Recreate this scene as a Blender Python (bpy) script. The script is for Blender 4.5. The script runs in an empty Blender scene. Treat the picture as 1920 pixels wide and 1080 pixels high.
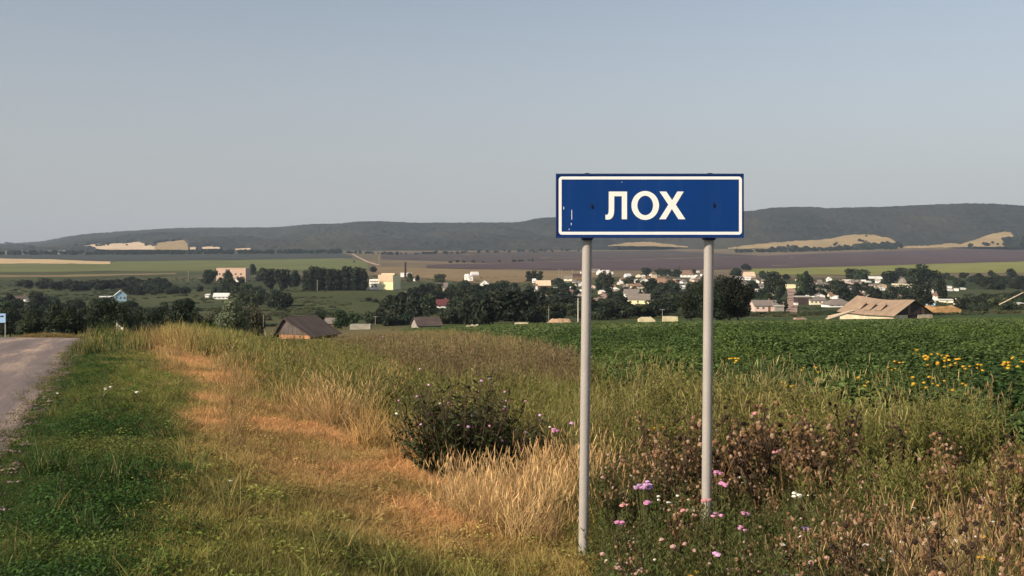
import bpy, math, random
import numpy as np
from mathutils import Vector, Matrix
R = math.radians
rnd = random.Random(7)
rng = np.random.default_rng(11)
scene = bpy.context.scene
COL = scene.collection

# ------------------------------------------------------------------ camera, sky, sun, exposure
F = 1867.0            # focal length in photograph pixels (35 mm lens on a 36 mm sensor)
CZ = 2.3              # eye height above the foot of the sign
HR = 470.0            # row of the level horizon in the photograph
SUN_EL, SUN_AZ = 31.0, 234.0     # azimuth clockwise from +Y
cam = bpy.data.cameras.new('camera')
cam.sensor_width = 36.0; cam.lens = F / 1920.0 * 36.0
cam.shift_y = -(540.0 - HR) / 1920.0
cam.clip_start = 0.1; cam.clip_end = 40000
camo = bpy.data.objects.new('camera', cam); COL.objects.link(camo)
camo.location = (0, 0, CZ); camo.rotation_euler = (R(90), 0, 0)
scene.camera = camo

world = bpy.data.worlds.new('World'); scene.world = world
world.use_nodes = True
wn = world.node_tree; wn.nodes.clear()
sky = wn.nodes.new('ShaderNodeTexSky'); sky.sky_type = 'NISHITA'; sky.sun_disc = False
sky.sun_elevation = R(SUN_EL); sky.sun_rotation = R(SUN_AZ)
sky.altitude = 100; sky.air_density = 1.0; sky.dust_density = 1.6; sky.ozone_density = 2.5
hsv = wn.nodes.new('ShaderNodeHueSaturation'); hsv.inputs['Saturation'].default_value = 0.62
bg = wn.nodes.new('ShaderNodeBackground'); bg.inputs['Strength'].default_value = 0.097
wo = wn.nodes.new('ShaderNodeOutputWorld')
wt = wn.nodes.new('ShaderNodeVectorMath'); wt.operation = 'MULTIPLY'; wt.inputs[1].default_value = (0.99, 1.0, 0.97)   # dry dusty summer air
wn.links.new(sky.outputs[0], hsv.inputs['Color']); wn.links.new(hsv.outputs[0], wt.inputs[0]); 
tcw = wn.nodes.new('ShaderNodeTexCoord'); sxw = wn.nodes.new('ShaderNodeSeparateXYZ'); mrw = wn.nodes.new('ShaderNodeMapRange'); mrw.interpolation_type = 'SMOOTHSTEP'
mrw.inputs['From Min'].default_value = -0.02; mrw.inputs['From Max'].default_value = 0.34; mrw.inputs['To Min'].default_value = 0.75; mrw.inputs['To Max'].default_value = 0.0
mxw = wn.nodes.new('ShaderNodeMix'); mxw.data_type = 'RGBA'; mxw.inputs['B'].default_value = (3.95, 3.82, 3.82, 1)
wn.links.new(tcw.outputs['Generated'], sxw.inputs[0]); wn.links.new(sxw.outputs['Z'], mrw.inputs['Value']); wn.links.new(mrw.outputs[0], mxw.inputs['Factor'])
wn.links.new(wt.outputs[0], mxw.inputs['A']); wn.links.new(mxw.outputs['Result'], bg.inputs['Color'])
wn.links.new(bg.outputs[0], wo.inputs['Surface'])

sd = bpy.data.lights.new('sun', 'SUN'); sd.energy = 4.9; sd.angle = R(0.53); sd.color = (1.0, 0.83, 0.62)
so = bpy.data.objects.new('sun', sd); COL.objects.link(so)
S = Vector((math.sin(R(SUN_AZ)) * math.cos(R(SUN_EL)), math.cos(R(SUN_AZ)) * math.cos(R(SUN_EL)), math.sin(R(SUN_EL))))
so.rotation_euler = S.to_track_quat('Z', 'Y').to_euler()
so.location = (-20, -20, 40)
scene.view_settings.view_transform = 'Standard'; scene.view_settings.look = 'None'
scene.view_settings.gamma = 1; scene.view_settings.use_curve_mapping = False
scene.view_settings.exposure = 0.35
HAZE = 0.000058
scene.render.engine = 'CYCLES'
scene.cycles.max_bounces = 6; scene.cycles.diffuse_bounces = 2; scene.cycles.glossy_bounces = 2
scene.cycles.transmission_bounces = 3; scene.cycles.transparent_max_bounces = 6; scene.cycles.volume_bounces = 0
scene.cycles.use_adaptive_sampling = True; scene.cycles.adaptive_threshold = 0.02
scene.cycles.use_denoising = True

# ------------------------------------------------------------------ noise and terrain shape
def vnoise(x, y, seed=0):
    x = np.asarray(x, float); y = np.asarray(y, float)
    xi = np.floor(x).astype(np.int64); yi = np.floor(y).astype(np.int64)
    fx = x - xi; fy = y - yi
    fx = fx * fx * (3 - 2 * fx); fy = fy * fy * (3 - 2 * fy)
    def h(a, b):
        n = (a * 374761393 + b * 668265263 + seed * 974634777) & 0xffffffff
        n = ((n ^ (n >> 13)) * 1274126177) & 0xffffffff
        n = (n ^ (n >> 16)) & 0xffff
        return n / 65535.0
    return (h(xi, yi) * (1 - fx) + h(xi + 1, yi) * fx) * (1 - fy) + (h(xi, yi + 1) * (1 - fx) + h(xi + 1, yi + 1) * fx) * fy
def fbm(x, y, seed=0, o=4):
    s = 0; a = 0.5; t = 0
    for k in range(o):
        s = s + a * vnoise(np.asarray(x) * 2 ** k, np.asarray(y) * 2 ** k, seed + k * 17); t += a; a *= 0.5
    return s / t

COLS = np.array([-600, 0, 165, 330, 600, 960, 1300, 1700, 1920, 2600], float)
DN = np.array([0.5, 5, 9, 12, 18, 25, 35, 45, 60], float)
ZN = np.array([
    [.65, .62, .58, .47, .20, -.20, -.79, -1.75, -3.3],
    [.65, .62, .58, .47, .20, -.20, -.79, -1.75, -3.3],
    [.65, .62, .56, .45, .18, -.20, -.79, -1.75, -3.3],
    [.65, .58, .48, .38, .13, -.22, -.85, -1.80, -3.3],
    [.65, .42, .22, .10, -.15, -.60, -1.40, -2.30, -3.5],
    [.65, .02, -.09, -.04, -.20, -.55, -1.15, -1.80, -2.78],
    [.65, -.04, -.10, -.04, -.15, -.45, -1.00, -1.60, -2.52],
    [.65, .08, .00, .00, -.10, -.40, -.95, -1.55, -2.39],
    [.65, .10, .02, .02, -.08, -.38, -.93, -1.53, -2.35],
    [.65, .10, .02, .02, -.08, -.38, -.93, -1.53, -2.35]])
RIDGE = [(-600, 460), (0, 459), (60, 457), (80, 455), (130, 443), (240, 434), (345, 428), (520, 427), (575, 421), (640, 420), (660, 416),
         (720, 415), (760, 418), (980, 418), (1010, 409), (1050, 408), (1200, 400), (1400, 396), (1440, 389), (1500, 386), (1560, 389),
         (1650, 386), (1740, 382), (1830, 379), (1920, 384), (2200, 392), (2600, 400)]
RD = [(-600, 8000), (0, 8000), (90, 7000), (160, 5800), (520, 5600), (600, 5000), (1040, 5000), (1400, 4300), (1920, 4100), (2600, 4100)]
DFAR = np.array([60, 90, 130, 200, 250, 350, 500, 700, 1000, 1500, 2200, 3200], float)
VF = np.array([
    [174, 172, 168, 155, 146, 128, 104, 78, 54, 33, 17, 2],
    [174, 172, 168, 155, 146, 128, 104, 78, 54, 33, 17, 2],
    [174, 172, 168, 155, 146, 128, 104, 78, 54, 33, 17, 2],
    [174, 172, 168, 155, 146, 128, 104, 78, 54, 32, 15, 0],
    [180, 172, 165, 154, 145, 126, 102, 77, 53, 31, 14, 0],
    [158, 150, 143, 140, 136, 120, 100, 76, 53, 33, 16, 0],
    [150, 143, 138, 134, 130, 117, 98, 75, 53, 34, 16, -2],
    [146, 139, 134, 129, 124, 112, 95, 74, 53, 36, 18, -4],
    [145, 138, 132, 126, 120, 109, 92, 72, 50, 34, 17, -2],
    [145, 138, 132, 126, 120, 109, 92, 72, 50, 34, 17, -2]], float)
NP_, ND_ = 330, 420
PG = np.linspace(-600, 2600, NP_)
LG = np.linspace(math.log(0.5), math.log(14000), ND_)
DG = np.exp(LG)
Zg = np.zeros((NP_, ND_))
_rid = np.interp(PG, [a for a, b in RIDGE], [b for a, b in RIDGE])
_rd = np.interp(PG, [a for a, b in RD], [b for a, b in RD])
for i, p in enumerate(PG):
    zn = np.array([np.interp(p, COLS, ZN[:, k]) for k in range(len(DN))])
    vf = np.array([np.interp(p, COLS, VF[:, k]) for k in range(len(DFAR))])
    ln = np.log(np.concatenate([DFAR, [_rd[i]]])); vv = np.concatenate([vf, [_rid[i] - HR]])
    z1 = np.interp(DG, DN, zn)
    v2 = np.interp(LG, ln, vv); z2 = CZ - v2 * DG / F
    zr = CZ - (_rid[i] - HR) * _rd[i] / F
    z = np.where(DG < 60, z1, z2)
    z = np.where(DG > _rd[i], zr - (DG - _rd[i]) * 0.02, z)
    Zg[i] = z
def smooth(A, n, ax):
    k = np.hanning(n + 2)[1:-1]; k /= k.sum()
    A = np.moveaxis(A, ax, -1)
    P = np.pad(A, [(0, 0), (n // 2, n // 2)], mode='edge')
    out = np.stack([np.convolve(r, k, 'valid') for r in P])
    return np.moveaxis(out, -1, ax)
Zg = smooth(Zg, 9, 1); Zg = smooth(Zg, 5, 0)
def ground_pd(px, D):
    px = np.clip(px, -600, 2599); D = np.clip(D, 0.51, 13900)
    a = (px - PG[0]) / (PG[1] - PG[0]); b = (np.log(D) - LG[0]) / (LG[1] - LG[0])
    i = np.clip(a.astype(int), 0, NP_ - 2); j = np.clip(b.astype(int), 0, ND_ - 2); fa = a - i; fb = b - j
    z = (Zg[i, j] * (1 - fa) + Zg[i + 1, j] * fa) * (1 - fb) + (Zg[i, j + 1] * (1 - fa) + Zg[i + 1, j + 1] * fa) * fb
    return z
def xy2pd(x, y):
    """polar position round the viewpoint -> column angle and depth used by the height table"""
    r = np.hypot(x, y); th = np.arctan2(x, y)
    thc = np.clip(th, R(-40), R(41)); px = 960 + np.tan(thc) * F
    return px, np.maximum(r * np.cos(thc), 0.5)
def bumps(x, y, D):
    near = np.clip(1 - D / 60, 0, 1)
    return near * ((fbm(x * 0.7, y * 0.7, 5, 3) - 0.5) * 0.10) + np.clip((D - 60) / 400, 0, 1) * (fbm(x / 60, y / 60, 9, 3) - 0.5) * 1.6
def gully(x, y, D):
    m = np.clip((D - 3500) / 700, 0, 1)
    n = fbm(x / 520 + 0.3 * y / 520, y / 1500, 21, 4); rdg = np.abs(n - 0.5) * 2
    return m * (rdg - 0.24) * 120 * np.interp(x * F / np.maximum(y, 1) + 960, [380, 760], [.35, 1])
def gz(x, y):
    x = np.asarray(x, float); y = np.asarray(y, float)
    px, D = xy2pd(x, y)
    rd = np.interp(px, [a for a, b in RD], [b for a, b in RD])
    return ground_pd(px, D) + bumps(x, y, D) + gully(x, y, D) * np.clip((rd - D) / 900 + .03, 0.03, 1)
def row_to_D(px, row, lo=3.0):
    """depth at which the plain ground along column px shows at that row (farthest near side)"""
    Ds = np.exp(np.linspace(math.log(lo), math.log(9000), 2500))
    z = ground_pd(np.full_like(Ds, px), Ds); rr = HR + (CZ - z) * F / Ds
    k = np.where(rr <= row)[0]
    return float(Ds[k[0]]) if len(k) else 9000.0
def at(px, row, lo=3.0):
    D = row_to_D(px, row, lo); x = (px - 960) * D / F
    return x, D, float(gz(x, D))
def proj(x, y, z):
    return 960 + x * F / y, HR + (CZ - z) * F / y

def inpoly(px, py, poly):
    inside = np.zeros(np.shape(px), bool); n = len(poly); j = n - 1
    for i in range(n):
        xi, yi = poly[i]; xj, yj = poly[j]
        c = ((yi > py) != (yj > py)) & (px < (xj - xi) * (py - yi) / ((yj - yi) or 1e-9) + xi)
        inside ^= c; j = i
    return inside
def polydist(px, py, line):
    d = np.full(np.shape(px), 1e9)
    for (ax, ay), (bx, by) in zip(line[:-1], line[1:]):
        vx, vy = bx - ax, by - ay; t = np.clip(((px - ax) * vx + (py - ay) * vy) / (vx * vx + vy * vy), 0, 1)
        d = np.minimum(d, np.hypot(px - ax - t * vx, py - ay - t * vy))
    return d

# ------------------------------------------------------------------ materials
def pmat(name, col, rough=0.8, var=0.15, scale=4.0, bump=0.0, metal=0.0, spec=0.3, vcol=None, obrand=0.0, stain=None, coord='Object', bscale=None):
    m = bpy.data.materials.new(name); m.use_nodes = True
    t = m.node_tree; b = t.nodes['Principled BSDF']; L = t.links.new
    b.inputs['Roughness'].default_value = rough; b.inputs['Metallic'].default_value = metal
    b.inputs['Specular IOR Level'].default_value = spec
    tc = t.nodes.new('ShaderNodeTexCoord')
    n = t.nodes.new('ShaderNodeTexNoise'); n.inputs['Scale'].default_value = scale; n.inputs['Detail'].default_value = 6
    L(tc.outputs[coord], n.inputs['Vector'])
    mr = t.nodes.new('ShaderNodeMapRange'); mr.inputs['From Min'].default_value = 0.3; mr.inputs['From Max'].default_value = 0.7
    mr.inputs['To Min'].default_value = 1 - var; mr.inputs['To Max'].default_value = 1 + var
    L(n.outputs['Fac'], mr.inputs['Value'])
    mx = t.nodes.new('ShaderNodeVectorMath'); mx.operation = 'SCALE'
    if vcol:
        a = t.nodes.new('ShaderNodeAttribute'); a.attribute_name = vcol; L(a.outputs['Color'], mx.inputs[0])
    else:
        mx.inputs[0].default_value = col[:3]
    L(mr.outputs[0], mx.inputs['Scale'])
    out = mx.outputs[0]
    if obrand:
        oi = t.nodes.new('ShaderNodeObjectInfo'); m2 = t.nodes.new('ShaderNodeMapRange')
        m2.inputs['To Min'].default_value = 1 - obrand; m2.inputs['To Max'].default_value = 1 + obrand
        L(oi.outputs['Random'], m2.inputs['Value'])
        v2 = t.nodes.new('ShaderNodeVectorMath'); v2.operation = 'SCALE'; L(out, v2.inputs[0]); L(m2.outputs[0], v2.inputs['Scale']); out = v2.outputs[0]
    if stain:
        sc, scol, lo, hi, ssc = stain
        n2 = t.nodes.new('ShaderNodeTexNoise'); n2.inputs['Detail'].default_value = 8; n2.inputs['Scale'].default_value = 1
        mp = t.nodes.new('ShaderNodeMapping'); mp.inputs['Scale'].default_value = ssc
        L(tc.outputs[coord], mp.inputs[0]); L(mp.outputs[0], n2.inputs['Vector'])
        m3 = t.nodes.new('ShaderNodeMapRange'); m3.inputs['From Min'].default_value = lo; m3.inputs['From Max'].default_value = hi
        m3.inputs['To Max'].default_value = sc
        L(n2.outputs['Fac'], m3.inputs['Value'])
        mm = t.nodes.new('ShaderNodeMix'); mm.data_type = 'RGBA'; mm.inputs['B'].default_value = (*scol, 1)
        L(m3.outputs[0], mm.inputs['Factor']); L(out, mm.inputs['A']); out = mm.outputs['Result']
    L(out, b.inputs['Base Color'])
    if bump:
        n4 = t.nodes.new('ShaderNodeTexNoise'); n4.inputs['Scale'].default_value = bscale or scale * 6; n4.inputs['Detail'].default_value = 5
        L(tc.outputs[coord], n4.inputs['Vector'])
        bp = t.nodes.new('ShaderNodeBump'); bp.inputs['Strength'].default_value = bump; bp.inputs['Distance'].default_value = 0.02
        L(n4.outputs['Fac'], bp.inputs['Height']); L(bp.outputs[0], b.inputs['Normal'])
    return m

def vegmat():
    m = bpy.data.materials.new('vegetation'); m.use_nodes = True
    t = m.node_tree; b = t.nodes['Principled BSDF']; L = t.links.new
    a = t.nodes.new('ShaderNodeAttribute'); a.attribute_type = 'INSTANCER'; a.attribute_name = 'tint'
    p = t.nodes.new('ShaderNodeAttribute'); p.attribute_name = 'pc'
    g = t.nodes.new('ShaderNodeAttribute'); g.attribute_name = 'gain'
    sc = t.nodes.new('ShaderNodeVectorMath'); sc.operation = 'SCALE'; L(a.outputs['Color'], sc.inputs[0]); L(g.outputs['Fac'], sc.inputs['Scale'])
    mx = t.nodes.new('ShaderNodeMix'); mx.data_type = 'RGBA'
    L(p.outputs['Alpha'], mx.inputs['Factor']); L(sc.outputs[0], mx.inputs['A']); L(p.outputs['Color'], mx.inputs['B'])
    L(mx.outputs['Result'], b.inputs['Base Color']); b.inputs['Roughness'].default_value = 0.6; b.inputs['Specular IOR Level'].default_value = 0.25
    tr = t.nodes.new('ShaderNodeBsdfTranslucent'); L(mx.outputs['Result'], tr.inputs['Color'])
    ms = t.nodes.new('ShaderNodeMixShader'); ms.inputs[0].default_value = 0.28
    L(b.outputs[0], ms.inputs[1]); L(tr.outputs[0], ms.inputs[2]); L(ms.outputs[0], t.nodes['Material Output'].inputs['Surface'])
    return m
VEG = vegmat()
def leafmat(name, col, var=0.5):
    m = bpy.data.materials.new(name); m.use_nodes = True
    t = m.node_tree; b = t.nodes['Principled BSDF']; L = t.links.new
    oi = t.nodes.new('ShaderNodeObjectInfo'); g = t.nodes.new('ShaderNodeAttribute'); g.attribute_name = 'gain'
    m2 = t.nodes.new('ShaderNodeMapRange'); m2.inputs['To Min'].default_value = 1 - var; m2.inputs['To Max'].default_value = 1 + var
    L(oi.outputs['Random'], m2.inputs['Value'])
    mu = t.nodes.new('ShaderNodeMath'); mu.operation = 'MULTIPLY'; L(m2.outputs[0], mu.inputs[0]); L(g.outputs['Fac'], mu.inputs[1])
    v = t.nodes.new('ShaderNodeVectorMath'); v.operation = 'SCALE'; v.inputs[0].default_value = col; L(mu.outputs[0], v.inputs['Scale'])
    hs = t.nodes.new('ShaderNodeHueSaturation'); L(v.outputs[0], hs.inputs['Color'])
    m3 = t.nodes.new('ShaderNodeMapRange'); m3.inputs['To Min'].default_value = 0.46; m3.inputs['To Max'].default_value = 0.53
    mm = t.nodes.new('ShaderNodeMath'); mm.operation = 'FRACT'; m5 = t.nodes.new('ShaderNodeMath'); m5.operation = 'MULTIPLY'; m5.inputs[1].default_value = 7.13
    L(oi.outputs['Random'], m5.inputs[0]); L(m5.outputs[0], mm.inputs[0]); L(mm.outputs[0], m3.inputs['Value']); L(m3.outputs[0], hs.inputs['Hue'])
    L(hs.outputs[0], b.inputs['Base Color']); b.inputs['Roughness'].default_value = 0.6; b.inputs['Specular IOR Level'].default_value = 0.2
    tr = t.nodes.new('ShaderNodeBsdfTranslucent'); L(hs.outputs[0], tr.inputs['Color'])
    ms = t.nodes.new('ShaderNodeMixShader'); ms.inputs[0].default_value = 0.2
    L(b.outputs[0], ms.inputs[1]); L(tr.outputs[0], ms.inputs[2]); L(ms.outputs[0], t.nodes['Material Output'].inputs['Surface'])
    return m

# ------------------------------------------------------------------ mesh helpers
def mesh_np(name, V, Fq, mat=None, cols=None, gain=None, mi=None, mats=None, smooth_=False):
    """V (n,3), Fq list of index arrays grouped by size: list of (m,k) arrays"""
    me = bpy.data.meshes.new(name)
    V = np.asarray(V, np.float32)
    loops = np.concatenate([f.reshape(-1) for f in Fq]).astype(np.int32)
    tot = np.concatenate([np.full(len(f), f.shape[1]) for f in Fq]).astype(np.int32)
    start = np.concatenate([[0], np.cumsum(tot)[:-1]]).astype(np.int32)
    me.vertices.add(len(V)); me.vertices.foreach_set('co', V.reshape(-1))
    me.loops.add(len(loops)); me.loops.foreach_set('vertex_index', loops)
    me.polygons.add(len(tot)); me.polygons.foreach_set('loop_start', start); me.polygons.foreach_set('loop_total', tot)
    if mi is not None: me.polygons.foreach_set('material_index', np.asarray(mi, np.int32))
    me.polygons.foreach_set('use_smooth', np.full(len(tot), bool(smooth_)))
    me.update(calc_edges=True)
    for m in (mats or ([mat] if mat else [])): me.materials.append(m)
    if cols is not None:
        for nm, arr in cols.items():
            a = me.attributes.new(nm, 'FLOAT_COLOR', 'POINT'); arr = np.asarray(arr, np.float32)
            if arr.shape[1] == 3: arr = np.concatenate([arr, np.ones((len(arr), 1), np.float32)], 1)
            a.data.foreach_set('color', arr.reshape(-1))
    if gain is not None:
        a = me.attributes.new('gain', 'FLOAT', 'POINT'); a.data.foreach_set('value', np.asarray(gain, np.float32))
    return me
class MB:
    """collects shapes, then becomes one mesh"""
    def __init__(s): s.v = []; s.f3 = []; s.f4 = []; s.c = []; s.g = []; s.n = 0
    def add(s, V, quads=None, tris=None, col=(0, 0, 0, 0), gain=1.0):
        V = np.asarray(V, float).reshape(-1, 3); s.v.append(V)
        if quads is not None and len(quads): s.f4.append(np.asarray(quads, int).reshape(-1, 4) + s.n)
        if tris is not None and len(tris): s.f3.append(np.asarray(tris, int).reshape(-1, 3) + s.n)
        s.c.append(np.tile(np.asarray(col, float), (len(V), 1))); s.g.append(np.full(len(V), gain) if np.isscalar(gain) else np.asarray(gain, float)); s.n += len(V)
        return s
    def box(s, x0, x1, y0, y1, z0, z1, **k):
        V = [(x, y, z) for z in (z0, z1) for y in (y0, y1) for x in (x0, x1)]
        return s.add(V, [(0, 2, 3, 1), (4, 5, 7, 6), (0, 1, 5, 4), (2, 6, 7, 3), (0, 4, 6, 2), (1, 3, 7, 5)], **k)
    def prism(s, poly, y0, y1, **k):
        """polygon in xz, extruded along y"""
        n = len(poly); V = [(a, y0, b) for a, b in poly] + [(a, y1, b) for a, b in poly]
        q = [(i, (i + 1) % n, (i + 1) % n + n, i + n) for i in range(n)]
        t = [(0, i + 1, i) for i in range(1, n - 1)] + [(n, n + i, n + i + 1) for i in range(1, n - 1)]
        return s.add(V, q, t, **k)
    def tube(s, pts, rad, sides=8, caps=True, **k):
        pts = [Vector(p) for p in pts]
        if not hasattr(rad, '__len__'): rad = [rad] * len(pts)
        V = []; 
        for i, p in enumerate(pts):
            d = (pts[min(i + 1, len(pts) - 1)] - pts[max(i - 1, 0)]).normalized()
            u = d.orthogonal().normalized() if abs(d.z) < 0.95 else Vector((1, 0, 0)); u = (u - d * u.dot(d)).normalized(); w = d.cross(u)
            for j in range(sides):
                a = 2 * math.pi * j / sides; V.append(p + (u * math.cos(a) + w * math.sin(a)) * rad[i])
        q = [(i * sides + j, i * sides + (j + 1) % sides, (i + 1) * sides + (j + 1) % sides, (i + 1) * sides + j) for i in range(len(pts) - 1) for j in range(sides)]
        t = []
        if caps:
            V += [pts[0], pts[-1]]; a, b = len(V) - 2, len(V) - 1; o = (len(pts) - 1) * sides
            t = [(a, (j + 1) % sides, j) for j in range(sides)] + [(b, o + j, o + (j + 1) % sides) for j in range(sides)]
        return s.add([tuple(v) for v in V], q, t, **k)
    def mesh(s, name, mat=None, smooth_=False, vegcol=False):
        V = np.concatenate(s.v); Fq = []
        if s.f3: Fq.append(np.concatenate(s.f3))
        if s.f4: Fq.append(np.concatenate(s.f4))
        return mesh_np(name, V, Fq, mat, cols={'pc': np.concatenate(s.c)} if vegcol else None, gain=np.concatenate(s.g) if vegcol else None, smooth_=smooth_)
    def build(s, name, mat, parent=None, **k):
        return put(name, s.mesh(name, mat, **k), parent)
def put(name, me, parent=None, loc=None, rz=0.0):
    o = bpy.data.objects.new(name, me); COL.objects.link(o)
    if parent is not None: o.parent = parent
    if loc is not None: o.location = loc
    if rz: o.rotation_euler = (0, 0, rz)
    return o
def tag(o, label=None, cat=None, group=None, kind=None):
    if label: o['label'] = label
    if cat: o['category'] = cat
    if group: o['group'] = group
    if kind: o['kind'] = kind
    return o
def thing(name, label, cat, loc, rz=0.0, group=None):
    o = bpy.data.objects.new(name, None); COL.objects.link(o); o.empty_display_size = 0.2
    o.location = loc; o.rotation_euler = (0, 0, rz)
    return tag(o, label, cat, group)
def dup(root, loc, rz=0.0, scl=(1, 1, 1), label=None, group=None):
    r = root.copy(); COL.objects.link(r); r.location = loc; r.rotation_euler = (0, 0, rz); r.scale = scl
    if label: r['label'] = label
    if group: r['group'] = group
    for ch in root.children:
        c = ch.copy(); COL.objects.link(c); c.parent = r
        for g_ in ch.children:
            d = g_.copy(); COL.objects.link(d); d.parent = c
    return r

# ------------------------------------------------------------------ road edge and ground zones (all in world metres once evaluated)
ROAD_E = [(1.2, -12), (-0.2, -4), (-1.5, 1), (-2.9, 5), (-4.47, 8.8), (-5.8, 12.2), (-8.05, 17.8), (-11.2, 25.5), (-14.9, 35), (-20.5, 48), (-29, 66), (-42, 92)]
_re = np.array(ROAD_E)
def road_x(y): return np.interp(y, _re[:, 1], _re[:, 0])
ROADW = 7.5
WOB = lambda x, y: (fbm(x * 0.9, y * 0.9, 31, 3) - 0.5)
STRIP = [(285, 640), (340, 672), (425, 715), (400, 770), (560, 815), (690, 875), (790, 935), (930, 1000), (1030, 1050), (1060, 1120)]
def zones(x, y):
    """plant zones: everything returned as 0..1 weights at ground points"""
    px, D = xy2pd(x, y); z = ground_pd(px, D); row = HR + (CZ - z) * F / D
    nz = fbm(x * 0.8, y * 0.8, 3, 4) - 0.5; n2 = fbm(x * 0.35 + 9, y * 0.35, 8, 4) - 0.5
    sx = px + nz * 90; sy = row + n2 * 50 * np.clip(12 / D, 0.1, 1.2)
    o = {}
    ex = road_x(y) + 0.12 * WOB(x, y) * 2
    o['road'] = (x < ex) & (x > ex - ROADW)
    o['lush'] = inpoly(sx + rng.normal(0, 55, np.shape(px)), sy + rng.normal(0, 14, np.shape(px)), [(-900, 620), (190, 628), (245, 660), (240, 720), (310, 800), (360, 880), (300, 980), (260, 1200), (100, 2500), (-900, 2500)])
    w = np.interp(row, [640, 700, 800, 900, 1000, 1100], [16, 28, 62, 100, 112, 70])
    dl = polydist(px + nz * 60, row + n2 * 30, STRIP)
    patch = np.clip((fbm(x * 1.1 + 5, y * 1.1, 14, 4) - .30) / .22, 0, 1)
    o['strip'] = np.clip(1.35 - dl / w, 0, 1) * (.4 + .6 * patch) * np.interp(px, [850, 1080], [1, .35])
    o['bare'] = inpoly(px, row, [(720, 870), (1010, 880), (1020, 935), (900, 950), (760, 930)])
    o['bank'] = inpoly(sx, sy, [(290, 600), (300, 640), (440, 690), (540, 762), (640, 815), (740, 868), (840, 900), (1100, 900), (1120, 740), (1060, 700), (900, 660), (780, 625), (760, 600)])
    o['brown'] = inpoly(px + nz * 120, row + n2 * 16, [(620, 645), (770, 634), (900, 656), (1060, 700), (1100, 760), (900, 760), (730, 720)])
    o['crop'] = inpoly(px + nz * 140, row + n2 * 40 * np.clip(20 / D, .1, 1.2), [(750, 606), (780, 622), (900, 652), (1050, 692), (1110, 742), (1400, 776), (1700, 805), (1850, 880), (3000, 900), (3000, 560), (2000, 560), (1500, 590), (960, 600)])
    o['olive'] = inpoly(sx, sy, [(1090, 720), (1090, 860), (1180, 900), (1560, 930), (1860, 880), (1960, 850), (1950, 800), (1700, 775), (1400, 755)])
    o['straw'] = inpoly(px + nz * 70 + rng.normal(0, 22, np.shape(px)), row + n2 * 30 + rng.normal(0, 12, np.shape(px)), [(845, 930), (1010, 915), (1200, 925), (1215, 985), (1150, 1025), (1000, 1010), (880, 985)])
    o['thistle'] = inpoly(sx, sy, [(1120, 925), (1300, 920), (1540, 945), (1560, 1010), (1120, 985)])
    o['flower'] = inpoly(px + nz * 80, row + n2 * 30, [(1110, 975), (1300, 955), (1640, 985), (1650, 1500), (1180, 1500), (1130, 1080)])
    o['straw2'] = inpoly(px + nz * 60, row, [(1520, 1010), (1860, 1010), (1880, 1400), (1480, 1400)])
    o['orange2'] = inpoly(px + nz * 60, row + n2 * 20, [(1840, 870), (2300, 860), (2300, 960), (1900, 960)])
    o['rightgreen'] = inpoly(px + nz * 60, row + n2 * 20, [(1480, 930), (3000, 900), (3000, 2500), (1640, 2500)])
    return px, D, row, o, nz, n2
def soil_color(x, y):
    px, D, row, o, nz, n2 = zones(x, y)
    c = np.zeros((len(x), 3)); c[:] = (0.115, 0.105, 0.04)
    def lay(m, col):
        m = np.asarray(m, float)[:, None]; c[:] = c * (1 - m) + np.array(col) * m
    near = D < 260
    lay(o['bank'] & near, (0.14, 0.115, 0.05)); lay(o['brown'] & near, (0.17, 0.11, 0.065))
    lay(o['olive'], (0.10, 0.09, 0.035)); lay(o['rightgreen'] & (D < 14), (0.10, 0.075, 0.035)); lay(o['flower'], (0.06, 0.045, 0.025))
    lay(o['thistle'], (0.10, 0.07, 0.035)); lay(o['crop'] & near, (0.045, 0.08, 0.02))
    lay(o['strip'] * (D < 60), (0.48, 0.27, 0.12)); lay(o['lush'] & near, (0.04, 0.07, 0.02))
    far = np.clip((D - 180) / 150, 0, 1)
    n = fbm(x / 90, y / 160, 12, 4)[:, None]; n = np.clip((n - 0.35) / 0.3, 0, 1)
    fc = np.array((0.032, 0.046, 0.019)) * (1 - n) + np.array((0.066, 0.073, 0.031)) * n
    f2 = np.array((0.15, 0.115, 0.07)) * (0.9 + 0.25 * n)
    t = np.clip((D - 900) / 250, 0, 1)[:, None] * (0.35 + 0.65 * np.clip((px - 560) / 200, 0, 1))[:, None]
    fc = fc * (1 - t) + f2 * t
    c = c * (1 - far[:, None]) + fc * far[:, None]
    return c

# ------------------------------------------------------------------ ground sheet
def polar_sheet(name, th, rr, zf, colf, mat):
    T, Q = np.meshgrid(th, rr, indexing='ij'); x = (np.sin(T) * Q).reshape(-1); y = (np.cos(T) * Q).reshape(-1)
    z = zf(x, y); V = np.stack([x, y, z], 1)
    n, m = len(th), len(rr); i, j = np.meshgrid(np.arange(n - 1), np.arange(m - 1), indexing='ij')
    q = np.stack([i * m + j, i * m + j + 1, (i + 1) * m + j + 1, (i + 1) * m + j], -1).reshape(-1, 4)
    me = mesh_np(name, V, [q], mat, cols={'soil': colf(x, y)} if colf else None, smooth_=True)
    return put(name, me), V
M_ground = pmat('soil and thatch', (0, 0, 0), 0.95, 0.3, 1.3, bump=0.6, vcol='soil', spec=0.1, bscale=25)
th = np.concatenate([np.radians(np.arange(-180, -40, 4.0)), np.radians(np.arange(-40, 41, 0.22)), np.radians(np.arange(41, 181, 4.0))])
th = np.unique(np.concatenate([th, [math.pi]]))
rr = np.concatenate([[0.3], np.exp(np.linspace(math.log(1.0), math.log(3400), 400)), [4500, 7000, 12000]])
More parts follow.
